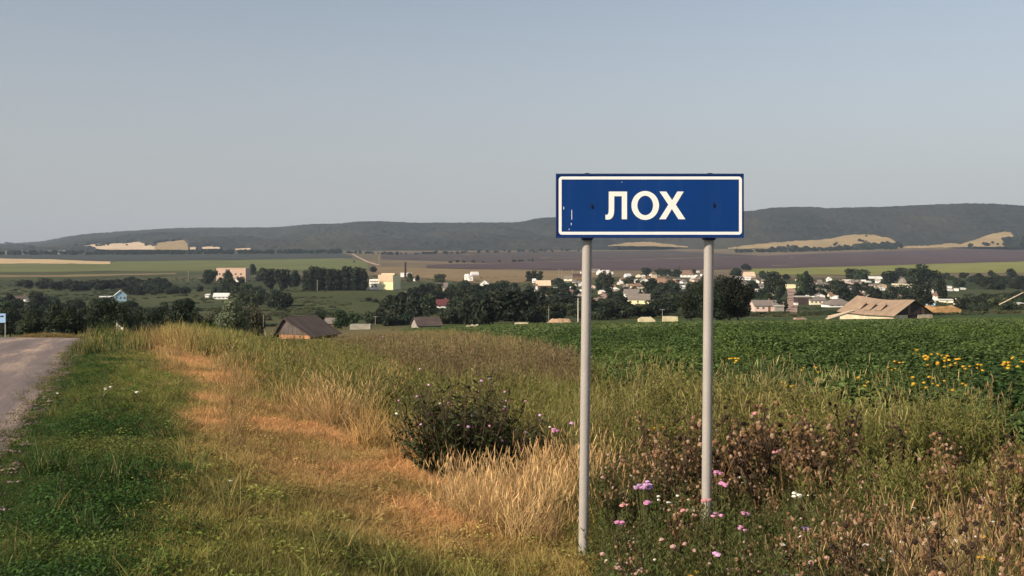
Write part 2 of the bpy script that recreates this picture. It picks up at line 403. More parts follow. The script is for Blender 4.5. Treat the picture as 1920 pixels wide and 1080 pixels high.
def zsheet(x, y):
    z = gz(x, y); px, D = xy2pd(x, y)
    return z - np.clip((D - 3150) / 150, 0, 1) * 30 - np.clip((D - 3350) / 200, 0, 1) * 150
o, _ = polar_sheet('ground', th, rr, zsheet, soil_color, M_ground); tag(o, kind='structure')

# fields that lie on the valley floor and slopes: (name, material, columns, top rows, bottom rows)
def field_mat(name, col, var=0.12, furrow=None):
    return pmat(name, col, 0.95, var, 0.012, spec=0.05, stain=(0.45, tuple(c * 0.75 for c in col), 0.45, 0.7, (0.02, 0.004, 0.02)))
MF = {
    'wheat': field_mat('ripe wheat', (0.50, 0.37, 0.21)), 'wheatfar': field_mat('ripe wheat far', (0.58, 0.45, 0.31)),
    'green': field_mat('young green crop', (0.125, 0.14, 0.052)), 'lime': field_mat('lime green crop', (0.20, 0.205, 0.062)),
    'plow': field_mat('ploughed soil', (0.082, 0.056, 0.060)), 'plow2': field_mat('ploughed soil greyer', (0.075, 0.058, 0.055)),
    'tan': field_mat('dry meadow', (0.21, 0.155, 0.085)), 'slope': field_mat('dry hill grass', (0.33, 0.245, 0.13)),
    'belt': field_mat('dark stubble', (0.05, 0.055, 0.05)), 'greygreen': field_mat('fallow', (0.22, 0.22, 0.16)),
    'meadow': field_mat('valley meadow', (0.062, 0.072, 0.030)),
}
HILLFIELDS = []
def field(name, mk, pts_top, pts_bot, lift=0.4, n=60, m=8, hill=False):
    p0 = pts_top[0][0]; p1 = pts_top[-1][0]
    P = np.linspace(p0, p1, n)
    rt = np.interp(P, [a for a, b in pts_top], [b for a, b in pts_top]); rb = np.interp(P, [a for a, b in pts_bot], [b for a, b in pts_bot])
    if hill: rt = rt + (fbm(P / 9, P * 0 + 3, 5, 4) - .5) * 3.2; rb = np.maximum(rb + (fbm(P / 12, P * 0 + 8, 6, 3) - .5) * 1.5, rt + .15)
    V = np.zeros((n, m, 3))
    for i in range(n):
        d0 = row_to_D(P[i], rb[i], 100); d1 = row_to_D(P[i], rt[i], 100)
        D = np.exp(np.linspace(math.log(d0), math.log(max(d1, d0 * 1.0005)), m)); x = (P[i] - 960) * D / F
        V[i, :, 0] = x; V[i, :, 1] = D; V[i, :, 2] = gz(x, D) + lift
    a, b = np.meshgrid(np.arange(n - 1), np.arange(m - 1), indexing='ij')
    q = np.stack([a * m + b, (a + 1) * m + b, (a + 1) * m + b + 1, a * m + b + 1], -1).reshape(-1, 4)
    o = put(name, mesh_np(name, V.reshape(-1, 3), [q], MF[mk], smooth_=True)); tag(o, kind='structure')
    if hill: HILLFIELDS.append(list(zip(P, rt)) + list(zip(P[::-1], rb[::-1])))
    return o
field('wheat_field', 'wheat', [(-250, 484), (0, 485), (100, 487), (207, 491)], [(-250, 495), (0, 494.5), (207, 495.5)], .5)
field('green_field', 'green', [(-300, 490), (0, 494), (207, 495), (210, 491), (400, 488.5), (640, 484.5), (690, 492)], [(-300, 512), (0, 511), (200, 509), (400, 509), (690, 507)], .4)
field('stubble_field', 'belt', [(-300, 476), (0, 477.5), (300, 477), (640, 475), (660, 480)], [(-300, 484), (0, 485), (210, 489), (400, 488), (640, 484), (660, 484)], .4)
field('fallow_field', 'greygreen', [(-200, 468), (0, 468), (70, 465), (140, 471)], [(-200, 477), (0, 477), (140, 477.3)], .5)
field('plowed_field', 'plow2', [(715, 474), (900, 473), (1100, 471), (1250, 470), (1420, 479)], [(715, 486), (900, 493), (1100, 489), (1300, 483), (1420, 480)], .4)
field('plowed_field', 'plow', [(800, 497), (1100, 490), (1300, 484.5), (1440, 479.5), (1600, 473), (1800, 467), (1900, 469), (2300, 474)], [(800, 503), (1100, 507), (1300, 506), (1440, 503.5), (1600, 499.5), (1920, 490), (2300, 484)], .5, 90)
field('lime_field', 'lime', [(1405, 505), (1440, 504), (1600, 500), (1920, 490.5), (2300, 485)], [(1405, 514), (1440, 516), (1600, 517), (1780, 513), (1920, 512), (2300, 510)], .5)
field('dry_meadow', 'tan', [(700, 499), (800, 504), (1000, 508), (1150, 509)], [(700, 514), (800, 522), (900, 532), (1000, 530), (1150, 521)], .3)
field('hillside_meadow', 'meadow', [(-300, 513), (0, 512), (200, 510), (400, 510), (560, 509)], [(-300, 530), (0, 528), (120, 523), (330, 518), (400, 514), (560, 512)], .25)
field('dry_meadow', 'tan', [(-200, 519), (40, 516), (200, 515), (330, 512)], [(-200, 523), (40, 521), (200, 518), (330, 514)], .45)
field('valley_meadow', 'meadow', [(545, 545), (680, 541), (800, 545)], [(545, 590), (680, 598), (800, 560)], .2)
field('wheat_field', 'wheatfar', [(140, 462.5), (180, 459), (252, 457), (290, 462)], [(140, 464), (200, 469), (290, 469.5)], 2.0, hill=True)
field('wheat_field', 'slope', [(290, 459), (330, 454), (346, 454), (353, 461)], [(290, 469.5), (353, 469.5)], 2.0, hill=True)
field('hill_pasture', 'slope', [(1365, 466), (1440, 457), (1560, 449), (1580, 443), (1604, 440), (1640, 442), (1672, 449), (1683, 458)], [(1365, 468), (1440, 467), (1600, 466), (1683, 464)], 2.0, 80, hill=True)
field('hill_pasture', 'slope', [(1683, 463), (1740, 461), (1790, 457), (1805, 460)], [(1683, 466.5), (1740, 466), (1805, 464)], 1.5, hill=True)
field('hill_pasture', 'slope', [(1800, 460), (1830, 450), (1860, 440), (1885, 435), (1895, 436), (1912, 458)], [(1800, 464), (1880, 464), (1912, 465)], 2.0, hill=True)
field('hill_pasture', 'slope', [(1140, 461), (1180, 456), (1220, 455), (1290, 463)], [(1140, 462.5), (1220, 463), (1290, 465)], 2.0, hill=True)
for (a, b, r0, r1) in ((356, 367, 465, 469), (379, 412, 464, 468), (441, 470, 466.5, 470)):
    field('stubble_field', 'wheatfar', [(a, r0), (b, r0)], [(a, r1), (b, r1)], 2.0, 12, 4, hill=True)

# wooded hills
M_forest = pmat('wooded slope', (0.024, 0.027, 0.026), 0.95, 0.45, 0.02, spec=0.05, stain=(0.8, (0.062, 0.058, 0.040), 0.42, 0.68, (0.0022, 0.0009, 0.003)))  # broad tone blotches: woodland variety, plus fold shading painted into the colour
def hillz(x, y):
    px, D = xy2pd(x, y); z = gz(x, y); row = HR + (CZ - ground_pd(px, D)) * F / D
    f = np.zeros(len(x), bool)
    for P in HILLFIELDS:
        cx = np.array(P); f |= inpoly(px, row, P)
    tree = np.where(f, -4.0, 0.0) + np.where(f, 0, 1) * (np.clip(fbm(x / 16, y / 16, 41, 2), 0, 1) ** 0.7 * 15)
    rise = np.clip((D - 3250) / 250, 0, 1)
    return z + tree * rise - (1 - rise) * 25
tt = np.arctan((np.arange(-300, 2300, 2.3) - 960) / F)
hr = np.concatenate([np.arange(3050, 6200, 13.0), np.arange(6200, 9000, 60)])
o, _ = polar_sheet('forested_hills', tt, hr, hillz, None, M_forest); tag(o, kind='structure')

# road with worn sandy tracks
ys = np.concatenate([np.arange(-12, 92, 0.25)]); ts = np.linspace(0, 1, 33)
xe = road_x(ys); k = np.hanning(41); k /= k.sum(); xs = np.convolve(np.pad(xe, 20, mode='edge'), k, 'valid')
Vr = np.zeros((len(ys), len(ts), 3)); UV = np.zeros((len(ys), len(ts), 2))
for j, t in enumerate(ts):
    wob = (0.16 * WOB(xs * 1.7, ys * 1.7) + .12 * (fbm(ys * 3, xs * 3, 77, 2) - .5)) if j == 0 else 0
    X = xs + wob - t * ROADW
    Vr[:, j, 0] = X; Vr[:, j, 1] = ys; Vr[:, j, 2] = gz(X, ys) + 0.035 - 0.03 * (j == 0) + 0.03 * (1 - abs(t - 0.5) * 2); UV[:, j] = np.stack([t * ROADW * np.ones(len(ys)), ys], 1)
i, j = np.meshgrid(np.arange(len(ys) - 1), np.arange(len(ts) - 1), indexing='ij'); m = len(ts)
q = np.stack([i * m + j, (i + 1) * m + j, (i + 1) * m + j + 1, i * m + j + 1], -1).reshape(-1, 4)
def road_material():
    m = bpy.data.materials.new('worn road surface'); m.use_nodes = True; t = m.node_tree; b = t.nodes['Principled BSDF']; L = t.links.new
    a = t.nodes.new('ShaderNodeAttribute'); a.attribute_name = 'rc'
    mp = t.nodes.new('ShaderNodeMapping'); mp.inputs['Scale'].default_value = (1.5, 0.13, 1); L(a.outputs['Vector'], mp.inputs[0])
    n = t.nodes.new('ShaderNodeTexNoise'); n.inputs['Scale'].default_value = 1; n.inputs['Detail'].default_value = 10; n.inputs['Roughness'].default_value = 0.65; L(mp.outputs[0], n.inputs['Vector'])
    r = t.nodes.new('ShaderNodeValToRGB'); e = r.color_ramp.elements
    e[0].position = 0.35; e[0].color = (0.150, 0.125, 0.125, 1); e[1].position = 0.66; e[1].color = (0.44, 0.33, 0.25, 1)
    x = r.color_ramp.elements.new(0.50); x.color = (0.20, 0.16, 0.15, 1)
    L(n.outputs['Fac'], r.inputs[0])
    n2 = t.nodes.new('ShaderNodeTexNoise'); n2.inputs['Scale'].default_value = 28; n2.inputs['Detail'].default_value = 6; L(a.outputs['Vector'], n2.inputs['Vector'])
    mr = t.nodes.new('ShaderNodeMapRange'); mr.inputs['From Min'].default_value = .3; mr.inputs['From Max'].default_value = .7; mr.inputs['To Min'].default_value = 0.65; mr.inputs['To Max'].default_value = 1.35; L(n2.outputs['Fac'], mr.inputs[0])
    v = t.nodes.new('ShaderNodeVectorMath'); v.operation = 'SCALE'; L(r.outputs[0], v.inputs[0]); L(mr.outputs[0], v.inputs['Scale']); L(v.outputs[0], b.inputs['Base Color'])
    bp = t.nodes.new('ShaderNodeBump'); bp.inputs['Strength'].default_value = 0.7; bp.inputs['Distance'].default_value = 0.015; L(n2.outputs['Fac'], bp.inputs['Height']); L(bp.outputs[0], b.inputs['Normal'])
    b.inputs['Roughness'].default_value = 0.9; b.inputs['Specular IOR Level'].default_value = 0.2
    return m
rc = np.concatenate([UV.reshape(-1, 2), np.zeros((len(ys) * m, 1))], 1)
tag(put('road', mesh_np('road', Vr.reshape(-1, 3), [q[:, ::-1]], road_material(), cols={'rc': rc}, smooth_=True)), kind='structure')

# country roads and lanes seen far off
M_lane = pmat('pale dirt', (0.40, 0.29, 0.22), 0.95, 0.2, 0.3, spec=0.1)
M_lane2 = pmat('pinkish dirt', (0.34, 0.235, 0.19), 0.95, 0.25, 0.5, spec=0.1, bump=0.3)
def lane(name, line, mat, n=24, lift=0.6, lo=60):
    V = []; L_ = np.linspace(0, 1, n); a = np.array([(p, r) for p, r, w in line]); w = np.array([w for p, r, w in line]); u = np.linspace(0, 1, len(line))
    for t in L_:
        p = np.interp(t, u, a[:, 0]); r = np.interp(t, u, a[:, 1]); ww = np.interp(t, u, w)
        D = row_to_D(p, r, lo)
        for sgn in (-1, 0, 1):
            x = (p + sgn * ww / 2 - 960) * D / F; V.append((x, D, float(gz(x, D)) + lift))
    q = [(k * 3 + s, k * 3 + s + 1, k * 3 + s + 4, k * 3 + s + 3) for k in range(n - 1) for s in (0, 1)]
    tag(put(name, mesh_np(name, V, [np.array(q)], mat, smooth_=True)), kind='structure')
lane('distant_road', [(712, 498, 10), (690, 492, 7), (672, 483, 5), (660, 476, 3.5)], M_lane)
lane('village_lane', [(1484, 592, 22), (1485, 575, 20), (1486, 555, 18), (1483, 541, 15)], M_lane2, lift=0.35)
lane('village_lane', [(1106, 566, 20), (1128, 560, 26), (1140, 551, 16)], M_lane2, lift=0.3)

# ------------------------------------------------------------------ the town sign
SD = 7.5; SM = SD / F
def sx_(p): return (p - 960) * SM
def sz_(r): return CZ - (r - HR) * SM
M_blue = pmat('blue enamel', (0.003, 0.036, 0.175), 0.85, 0.08, 3.0, spec=0.12, stain=(0.30, (0.035, 0.075, 0.20), 0.52, 0.85, (9, 2, 0.8)))
M_rim = pmat('dark blue sheet edge', (0.004, 0.022, 0.11), 0.5, 0.1, 6.0, spec=0.4)
M_white = pmat('white reflective film', (0.80, 0.81, 0.83), 0.5, 0.04, 8.0, spec=0.4)
M_cream = pmat('slightly yellowed film', (0.82, 0.82, 0.80), 0.5, 0.04, 8.0, spec=0.4)
M_post = pmat('grey painted steel', (0.345, 0.325, 0.31), 0.5, 0.06, 5.0, bump=0.15, spec=0.45, stain=(0.5, (0.22, 0.19, 0.17), 0.60, 0.75, (6, 6, 1.5)), bscale=60)
M_bolt = pmat('dark bolt', (0.012, 0.014, 0.03), 0.5, 0.2, 20)
x0, x1, z0, z1 = sx_(1042.5), sx_(1394.5), sz_(445.5), sz_(325.5)
sign = thing('town_sign', 'blue town name sign with white letters on two grey posts', 'sign', (sx_(1218), SD, float(gz(np.array(sx_(1218)), np.array(SD)))))
sl = sign.location
def lx(p): return sx_(p) - sl.x
def lz(r): return sz_(r) - sl.z
a, b, c, d = lx(1042.5), lx(1394.5), lz(446), lz(325.5)
mb = MB(); mb.box(a + .004, b - .004, 0.0, 0.004, c + .004, d - .004); mb.build('panel', M_blue, sign)
mb = MB(); T = .011
mb.box(a, a + T, -.004, .045, c + T, d - T).box(b - T, b, -.004, .045, c + T, d - T).box(a, b, -.004, .045, c, c + T).box(a, b, -.004, .045, d - T, d)
mb.build('panel_rim', M_rim, sign)
def rring(xa, xb, za, zb, t, r, n=5):
    def loop(e, rad):
        P = []
        for cx, cz, a0 in ((xb - e - rad, zb - e - rad, 0), (xa + e + rad, zb - e - rad, 90), (xa + e + rad, za + e + rad, 180), (xb - e - rad, za + e + rad, 270)):
            for k in range(n + 1):
                w = R(a0 + 90 * k / n); P.append((cx + rad * math.cos(w), cz + rad * math.sin(w)))
        return P
    return loop(0, r), loop(t, max(r - t, .004))
def ringmesh(mb, A, B, y0, y1):
    n = len(A); V = [(p, y0, q) for p, q in A] + [(p, y0, q) for p, q in B] + [(p, y1, q) for p, q in A] + [(p, y1, q) for p, q in B]
    q = []
    for i in range(n):
        j = (i + 1) % n
        q += [(i, j, n + j, n + i), (i, 2 * n + i, 2 * n + j, j), (n + i, n + j, 3 * n + j, 3 * n + i), (2 * n + i, 3 * n + i, 3 * n + j, 2 * n + j)]
    mb.add(V, q)
A, B = rring(lx(1047.6), lx(1391), lz(440), lz(331), 5.4 * SM, .024)
mb = MB(); ringmesh(mb, A, B, -.0015, 0.0); mb.build('white_border', M_white, sign)
def L2(pts): return [(lx(1020 + X / 4.8), lz(300 + Y / 4.8)) for X, Y in pts]
# letter El as quads strip pieces, letter O as a ring, letter Kha as two crossing strokes cut to shape
def flat_poly(name, pts, mat, parent):
    """simple polygon with thickness, triangulated by Blender's own n-gon"""
    import bmesh
    bm = bmesh.new(); vs = [bm.verts.new((p, -.0016, q)) for p, q in pts]; f = bm.faces.new(vs)
    r = bmesh.ops.extrude_face_region(bm, geom=[f]); vv = [e for e in r['geom'] if isinstance(e, bmesh.types.BMVert)]
    bmesh.ops.translate(bm, verts=vv, vec=(0, .0016, 0)); bmesh.ops.triangulate(bm, faces=bm.faces[:]); bmesh.ops.recalc_face_normals(bm, faces=bm.faces[:])
    me = bpy.data.meshes.new(name); bm.to_mesh(me); bm.free(); me.materials.append(mat); return put(name, me, parent)
EL = [(583, 284), (747, 284), (747, 533), (700, 533), (700, 326), (632, 326), (632, 420), (631, 455), (629, 480), (624, 500), (616, 516), (604, 528), (590, 535), (572, 537), (553, 534), (553, 493),
      (562, 494), (570, 492), (576, 486), (580, 476), (582, 460), (583, 430)]
flat_poly('letter', L2(EL), M_cream, sign)
n = 40; A = []; B = []
for k in range(n):
    w = 2 * math.pi * k / n
    A += L2([(911 + 124 * math.cos(w), 409 - 130 * math.sin(w))]); B += L2([(911 + 71 * math.cos(w), 409 - 88 * math.sin(w))])
mb = MB(); ringmesh(mb, A, B, -.0016, 0.0); mb.build('letter', M_cream, sign)
KH = [(1040, 284), (1100, 284), (1153, 362), (1200, 284), (1257, 284), (1186, 402), (1272, 533), (1210, 533), (1151, 441), (1096, 533), (1037, 533), (1119, 402)]
flat_poly('letter', L2(KH), M_cream, sign)
for p, r in ((1109.6, 386.5), (1338.3, 384.4)):
    mb = MB(); mb.box(lx(p - 1.1), lx(p + 1.1), -.006, 0, lz(r + 4), lz(r - 4)); mb.box(lx(p - 2), lx(p + 1.6), -.008, -.006, lz(r + 2), lz(r - 1.5)); mb.build('bolt', M_bolt, sign)
for p, r, h in ((1057, 390, 6), (1072, 402, 20), (1071, 420, 5), (1067, 430, 3), (1390.5, 391, 5), (1166, 341.5, 1.6)):
    mb = MB(); w = 0.8; mb.prism([(lx(p - w * .5), lz(r + h / 2)), (lx(p + w * .8), lz(r + h / 2 - .5)), (lx(p + w * .5), lz(r - h / 2)), (lx(p - w * .6), lz(r - h / 3))], -.0008, 0); mb.build('scratch', M_white, sign)
for p0, p1 in ((1102.5, 1095.3), (1333.4, 1328.0)):
    zt = lz(340); xb = lx(p1); xt = lx(p0); gb = -0.35
    zg = lz(1035)
    mb = MB(); pts = []
    for k in range(12):
        t = k / 11; z = gb + (zt - gb) * t; u = (z - zg) / (lz(447) - zg); pts.append((xb + (xt - xb) * u, 0.085, z))
    mb.tube(pts, .0372, 24); mb.build('post', M_post, sign, smooth_=True)
    mb = MB(); mb.box(lx(p0 - 12), lx(p0 + 12), .0455, .13, lz(438), lz(434)); mb.prism([(lx(p0 - 11.5), lz(446.2)), (lx(p0 + 11), lz(446.2)), (lx(p0 + 8.6), lz(450.5)), (lx(p0 - 8.4), lz(450.5))], .030, .140)
    mb.build('bracket', M_rim, sign)
    mb = MB(); mb.box(lx(p0 - 5), lx(p0 + 3), .01, .05, lz(325.4), lz(324.2)); mb.build('clip', M_bolt, sign)

# ------------------------------------------------------------------ plant prototypes (never linked to the scene themselves)
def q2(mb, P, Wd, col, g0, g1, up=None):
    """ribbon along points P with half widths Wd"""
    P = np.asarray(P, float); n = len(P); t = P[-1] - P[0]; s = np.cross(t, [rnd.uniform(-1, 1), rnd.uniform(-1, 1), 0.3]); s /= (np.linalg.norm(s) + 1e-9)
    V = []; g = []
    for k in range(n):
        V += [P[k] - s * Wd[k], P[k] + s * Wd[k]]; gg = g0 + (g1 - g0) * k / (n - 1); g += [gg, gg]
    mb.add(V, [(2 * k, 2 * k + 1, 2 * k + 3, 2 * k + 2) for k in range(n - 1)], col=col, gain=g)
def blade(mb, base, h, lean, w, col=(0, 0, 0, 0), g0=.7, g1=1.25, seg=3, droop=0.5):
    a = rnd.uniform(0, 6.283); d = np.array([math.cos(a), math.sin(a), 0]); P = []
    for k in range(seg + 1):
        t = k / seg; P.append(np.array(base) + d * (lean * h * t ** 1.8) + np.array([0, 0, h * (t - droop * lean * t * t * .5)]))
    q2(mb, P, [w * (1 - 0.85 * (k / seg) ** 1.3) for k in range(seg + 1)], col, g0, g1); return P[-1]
def proto_grass(n, Rd, h, w, lean, seg=3, dry=0.15):
    mb = MB()
    for k in range(n):
        r = Rd * math.sqrt(rnd.random()); a = rnd.uniform(0, 6.283); hh = h * rnd.uniform(.45, 1.1); j = rnd.uniform(.75, 1.3)
        col = (0.42, 0.30, 0.14, rnd.uniform(.5, .9)) if rnd.random() < dry else (0, 0, 0, 0)
        blade(mb, (r * math.cos(a), r * math.sin(a), -.02), hh, rnd.uniform(.1, lean), w * rnd.uniform(.7, 1.2), col, .65 * j, 1.2 * j, seg)
    return mb
def proto_straw(n, Rd, h, heads=True):
    mb = MB()
    for k in range(n):
        r = Rd * math.sqrt(rnd.random()); a = rnd.uniform(0, 6.283); hh = h * rnd.uniform(.45, 1.15); j = rnd.uniform(.75, 1.25)
        tip = blade(mb, (r * math.cos(a), r * math.sin(a), -.02), hh, rnd.uniform(.05, .85), .0022, (0, 0, 0, 0), .6 * j, 1.1 * j, 3)
        if heads:
            d = np.array([rnd.uniform(-.4, .4), rnd.uniform(-.4, .4), 1.0]); d /= np.linalg.norm(d); l = rnd.uniform(.06, .11); w = rnd.uniform(.0022, .0045)
            for s_ in range(2): q2(mb, [tip - d * .01, tip + d * l * .35, tip + d * l * .7, tip + d * l], [.001, w, w * .8, .0006], (0, 0, 0, 0), 1.0 * j, 1.3 * j)
    for k in range(n // 2):
        r = Rd * math.sqrt(rnd.random()); a = rnd.uniform(0, 6.283)
        blade(mb, (r * math.cos(a), r * math.sin(a), -.02), h * rnd.uniform(.25, .6), rnd.uniform(.3, 1.1), .004, (0, 0, 0, 0), .6, 1.0, 3)
    return mb
def proto_feather(nst, h, leafl, per, Rd=.16, browny=0.0):
    mb = MB()
    for s_ in range(nst):
        a = rnd.uniform(0, 6.283); r = Rd * rnd.random(); hh = h * rnd.uniform(.6, 1.1); b0 = np.array([r * math.cos(a), r * math.sin(a), 0]); ln = rnd.uniform(.05, .3)
        P = [b0 + np.array([math.cos(a) * ln * hh * t, math.sin(a) * ln * hh * t, hh * t]) for t in (0, .35, .7, 1)]
        q2(mb, P, [.004, .003, .002, .001], (0.16, 0.10, 0.05, .7), .7, 1)
        j = rnd.uniform(.75, 1.25)
        for k in range(per):
            t = rnd.uniform(.15, 1.0); c = P[0] + (P[3] - P[0]) * t; l = leafl * (1.15 - .75 * t) * rnd.uniform(.6, 1.2); az = rnd.uniform(0, 6.283)
            d = np.array([math.cos(az), math.sin(az), rnd.uniform(.5, 1.6)]); d /= np.linalg.norm(d)
            cc = (0.24, 0.16, 0.10, .8) if rnd.random() < browny * t else (0, 0, 0, 0)
            q2(mb, [c, c + d * l * .55, c + d * l + np.array([0, 0, l * .1])], [.0015, .005, .0015], cc, .7 * j, 1.2 * j)
    return mb
def leafquad(mb, c, n_, l, w, g, col=(0, 0, 0, 0)):
    n_ = n_ / (np.linalg.norm(n_) + 1e-9); u = np.cross(n_, [rnd.uniform(-1, 1), rnd.uniform(-1, 1), rnd.uniform(-1, 1)]); u /= (np.linalg.norm(u) + 1e-9); v = np.cross(n_, u)
    V = [c - u * l * .5, c + v * w * .5 + n_ * w * .12, c + u * l * .5, c - v * w * .5 + n_ * w * .12]
    mb.add(V, tris=[(0, 1, 2), (0, 2, 3)], gain=g, col=col)
def proto_leafy(n, Rd, h, ls):
    mb = MB()
    for k in range(n):
        a = rnd.uniform(0, 6.283); el = rnd.random(); rr_ = rnd.uniform(.55, 1.0)
        c = np.array([math.cos(a) * Rd * math.sqrt(1 - el * el) * rr_, math.sin(a) * Rd * math.sqrt(1 - el * el) * rr_, h * el * rr_ + .03])
        leafquad(mb, c, np.array([c[0], c[1], .25 + rnd.uniform(-.1, .3)]) + np.array([rnd.uniform(-.2, .2), rnd.uniform(-.2, .2), 0]), ls * rnd.uniform(.7, 1.3), ls * rnd.uniform(.5, .8), rnd.uniform(.65, 1.35))
    return mb
def ball(mb, c, r, col, g=1.0, sq=1.0, jag=0.0):
    V = []; 
    for zz, rr_ in ((-.9, .35), (-.35, .95), (.35, .95), (.9, .4)):
        for k in range(6):
            a = math.pi / 3 * k + zz; j = 1 + rnd.uniform(-jag, jag); V.append((c[0] + r * rr_ * j * math.cos(a), c[1] + r * rr_ * j * math.sin(a), c[2] + r * zz * sq))
    V += [(c[0], c[1], c[2] - r * sq), (c[0], c[1], c[2] + r * sq)]
    q = [(i * 6 + k, i * 6 + (k + 1) % 6, (i + 1) * 6 + (k + 1) % 6, (i + 1) * 6 + k) for i in range(3) for k in range(6)]
    t = [(24, (k + 1) % 6, k) for k in range(6)] + [(25, 18 + k, 18 + (k + 1) % 6) for k in range(6)]
    mb.add(V, q, t, col=col, gain=g)
def stemline(mb, p, q_, w, col): q2(mb, [np.array(p), (np.array(p) + np.array(q_)) / 2 + np.array([rnd.uniform(-.02, .02)] * 2 + [0]), np.array(q_)], [w, w * .8, w * .5], col, .8, 1.0)
def proto_thistle(h, nb, dark=True):
    mb = MB(); sc = (0.07, 0.045, 0.028, 1) if dark else (0.22, 0.13, 0.06, 1)
    for m_ in range(3):
        a = rnd.uniform(0, 6.283); ln = rnd.uniform(.02, .2); hh = h * rnd.uniform(.7, 1.05)
        top = np.array([math.cos(a) * ln, math.sin(a) * ln, hh]); b0 = np.array([math.cos(a) * .03, math.sin(a) * .03, 0])
        stemline(mb, b0, top, .005, sc); stemline(mb, b0, top, .005, sc)
        for k in range(nb):
            t = rnd.uniform(.45, .98); c = b0 + (top - b0) * t; az = rnd.uniform(0, 6.283); l = rnd.uniform(.05, .16)
            e = c + np.array([math.cos(az) * l * .6, math.sin(az) * l * .6, l]); stemline(mb, c, e, .0028, sc)
            if rnd.random() < .75:
                hc = rnd.choice([(0.05, 0.03, 0.02, 1), (0.10, 0.06, 0.035, 1), (0.30, 0.17, 0.09, 1), (0.48, 0.34, 0.22, 1)]) if dark else rnd.choice([(0.30, 0.18, 0.09, 1), (0.45, 0.30, 0.2, 1), (.12, .07, .04, 1)])
                ball(mb, e, rnd.uniform(.008, .017), hc, 1, 1.1, .25)
        for k in range(16):
            t = rnd.uniform(.05, .8); c = b0 + (top - b0) * t; az = rnd.uniform(0, 6.283); l = rnd.uniform(.05, .12)
            q2(mb, [c, c + np.array([math.cos(az) * l * .6, math.sin(az) * l * .6, l * .2]), c + np.array([math.cos(az) * l, math.sin(az) * l, -l * .3])], [.002, .009, .002], (0.13, 0.08, 0.04, .55), .8, 1.1)
    return mb
def proto_flower(h, kind, nf):
    """stem with leaves and small heads; kind white, pink, cream, yellow"""
    mb = MB(); cc = {'white': (0.80, 0.76, 0.68, 1), 'pink': (0.60, 0.26, 0.42, 1), 'palepink': (0.58, 0.38, 0.33, 1), 'yellow': (0.75, 0.42, 0.03, 1)}[kind]
    for s_ in range(nf):
        a = rnd.uniform(0, 6.283); ln = rnd.uniform(.03, .16); hh = h * rnd.uniform(.6, 1.1); b0 = np.zeros(3); top = np.array([math.cos(a) * ln, math.sin(a) * ln, hh])
        stemline(mb, b0, top, .0022, (0.10, 0.11, 0.03, .8))
        for k in range(7):
            c = b0 + (top - b0) * rnd.uniform(.1, .85); az = rnd.uniform(0, 6.283); l = rnd.uniform(.04, .09); d = np.array([math.cos(az), math.sin(az), .7])
            q2(mb, [c, c + d * l * .5, c + d * l], [.001, .005, .001], (0, 0, 0, 0), .8, 1.1)
        if kind in ('white', 'yellow'):
            r = rnd.uniform(.009, .016); nrm = np.array([rnd.uniform(-.5, .5), rnd.uniform(-.9, .1), 1.0]); nrm /= np.linalg.norm(nrm); u = np.cross(nrm, [1, 0, 0]); u /= np.linalg.norm(u); v = np.cross(nrm, u)
            V = [top + nrm * .003] + [top + (u * math.cos(6.283 * k / 8) + v * math.sin(6.283 * k / 8)) * r * (1 if k % 2 else .8) for k in range(8)]
            mb.add(V, tris=[(0, 1 + k, 1 + (k + 1) % 8) for k in range(8)], col=cc)
        else:
            ball(mb, top, rnd.uniform(.010, .016), cc, 1, .8, .3); ball(mb, top - np.array([0, 0, .013]), .008, (0.10, 0.07, 0.03, 1))
    return mb
PROTO = {}
def family(name, mbs):
    c = bpy.data.collections.new(name)
    for k, mb in enumerate(mbs):
        o = bpy.data.objects.new('%s_plant_%02d' % (name, k), mb.mesh(name, VEG, vegcol=True)); c.objects.link(o)
    PROTO[name] = (c, len(mbs))
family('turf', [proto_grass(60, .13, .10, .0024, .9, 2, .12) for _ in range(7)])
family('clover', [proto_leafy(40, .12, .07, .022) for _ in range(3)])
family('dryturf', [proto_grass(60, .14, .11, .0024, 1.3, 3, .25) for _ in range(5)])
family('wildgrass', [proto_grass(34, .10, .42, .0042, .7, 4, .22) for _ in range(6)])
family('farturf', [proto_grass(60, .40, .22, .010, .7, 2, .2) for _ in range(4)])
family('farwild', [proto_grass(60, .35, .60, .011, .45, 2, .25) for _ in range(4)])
family('straw', [proto_straw(40, .13, .55) for _ in range(6)])
family('feather', [proto_feather(7, .72, .085, 46, .16, .08) for _ in range(6)])
family('featherbrown', [proto_feather(7, .62, .07, 34, .2, .6) for _ in range(5)])
family('crop', [proto_leafy(170, .27, .36, .048) for _ in range(5)])
family('cropfar', [proto_leafy(80, .48, .38, .12) for _ in range(4)])
family('deadthistle', [proto_thistle(.72, 10, True) for _ in range(5)] + [proto_thistle(.66, 12, False) for _ in range(3)])
family('whiteflower', [proto_flower(.34, 'white', 4) for _ in range(4)])
family('paleflower', [proto_flower(.42, 'palepink', 4) for _ in range(4)])

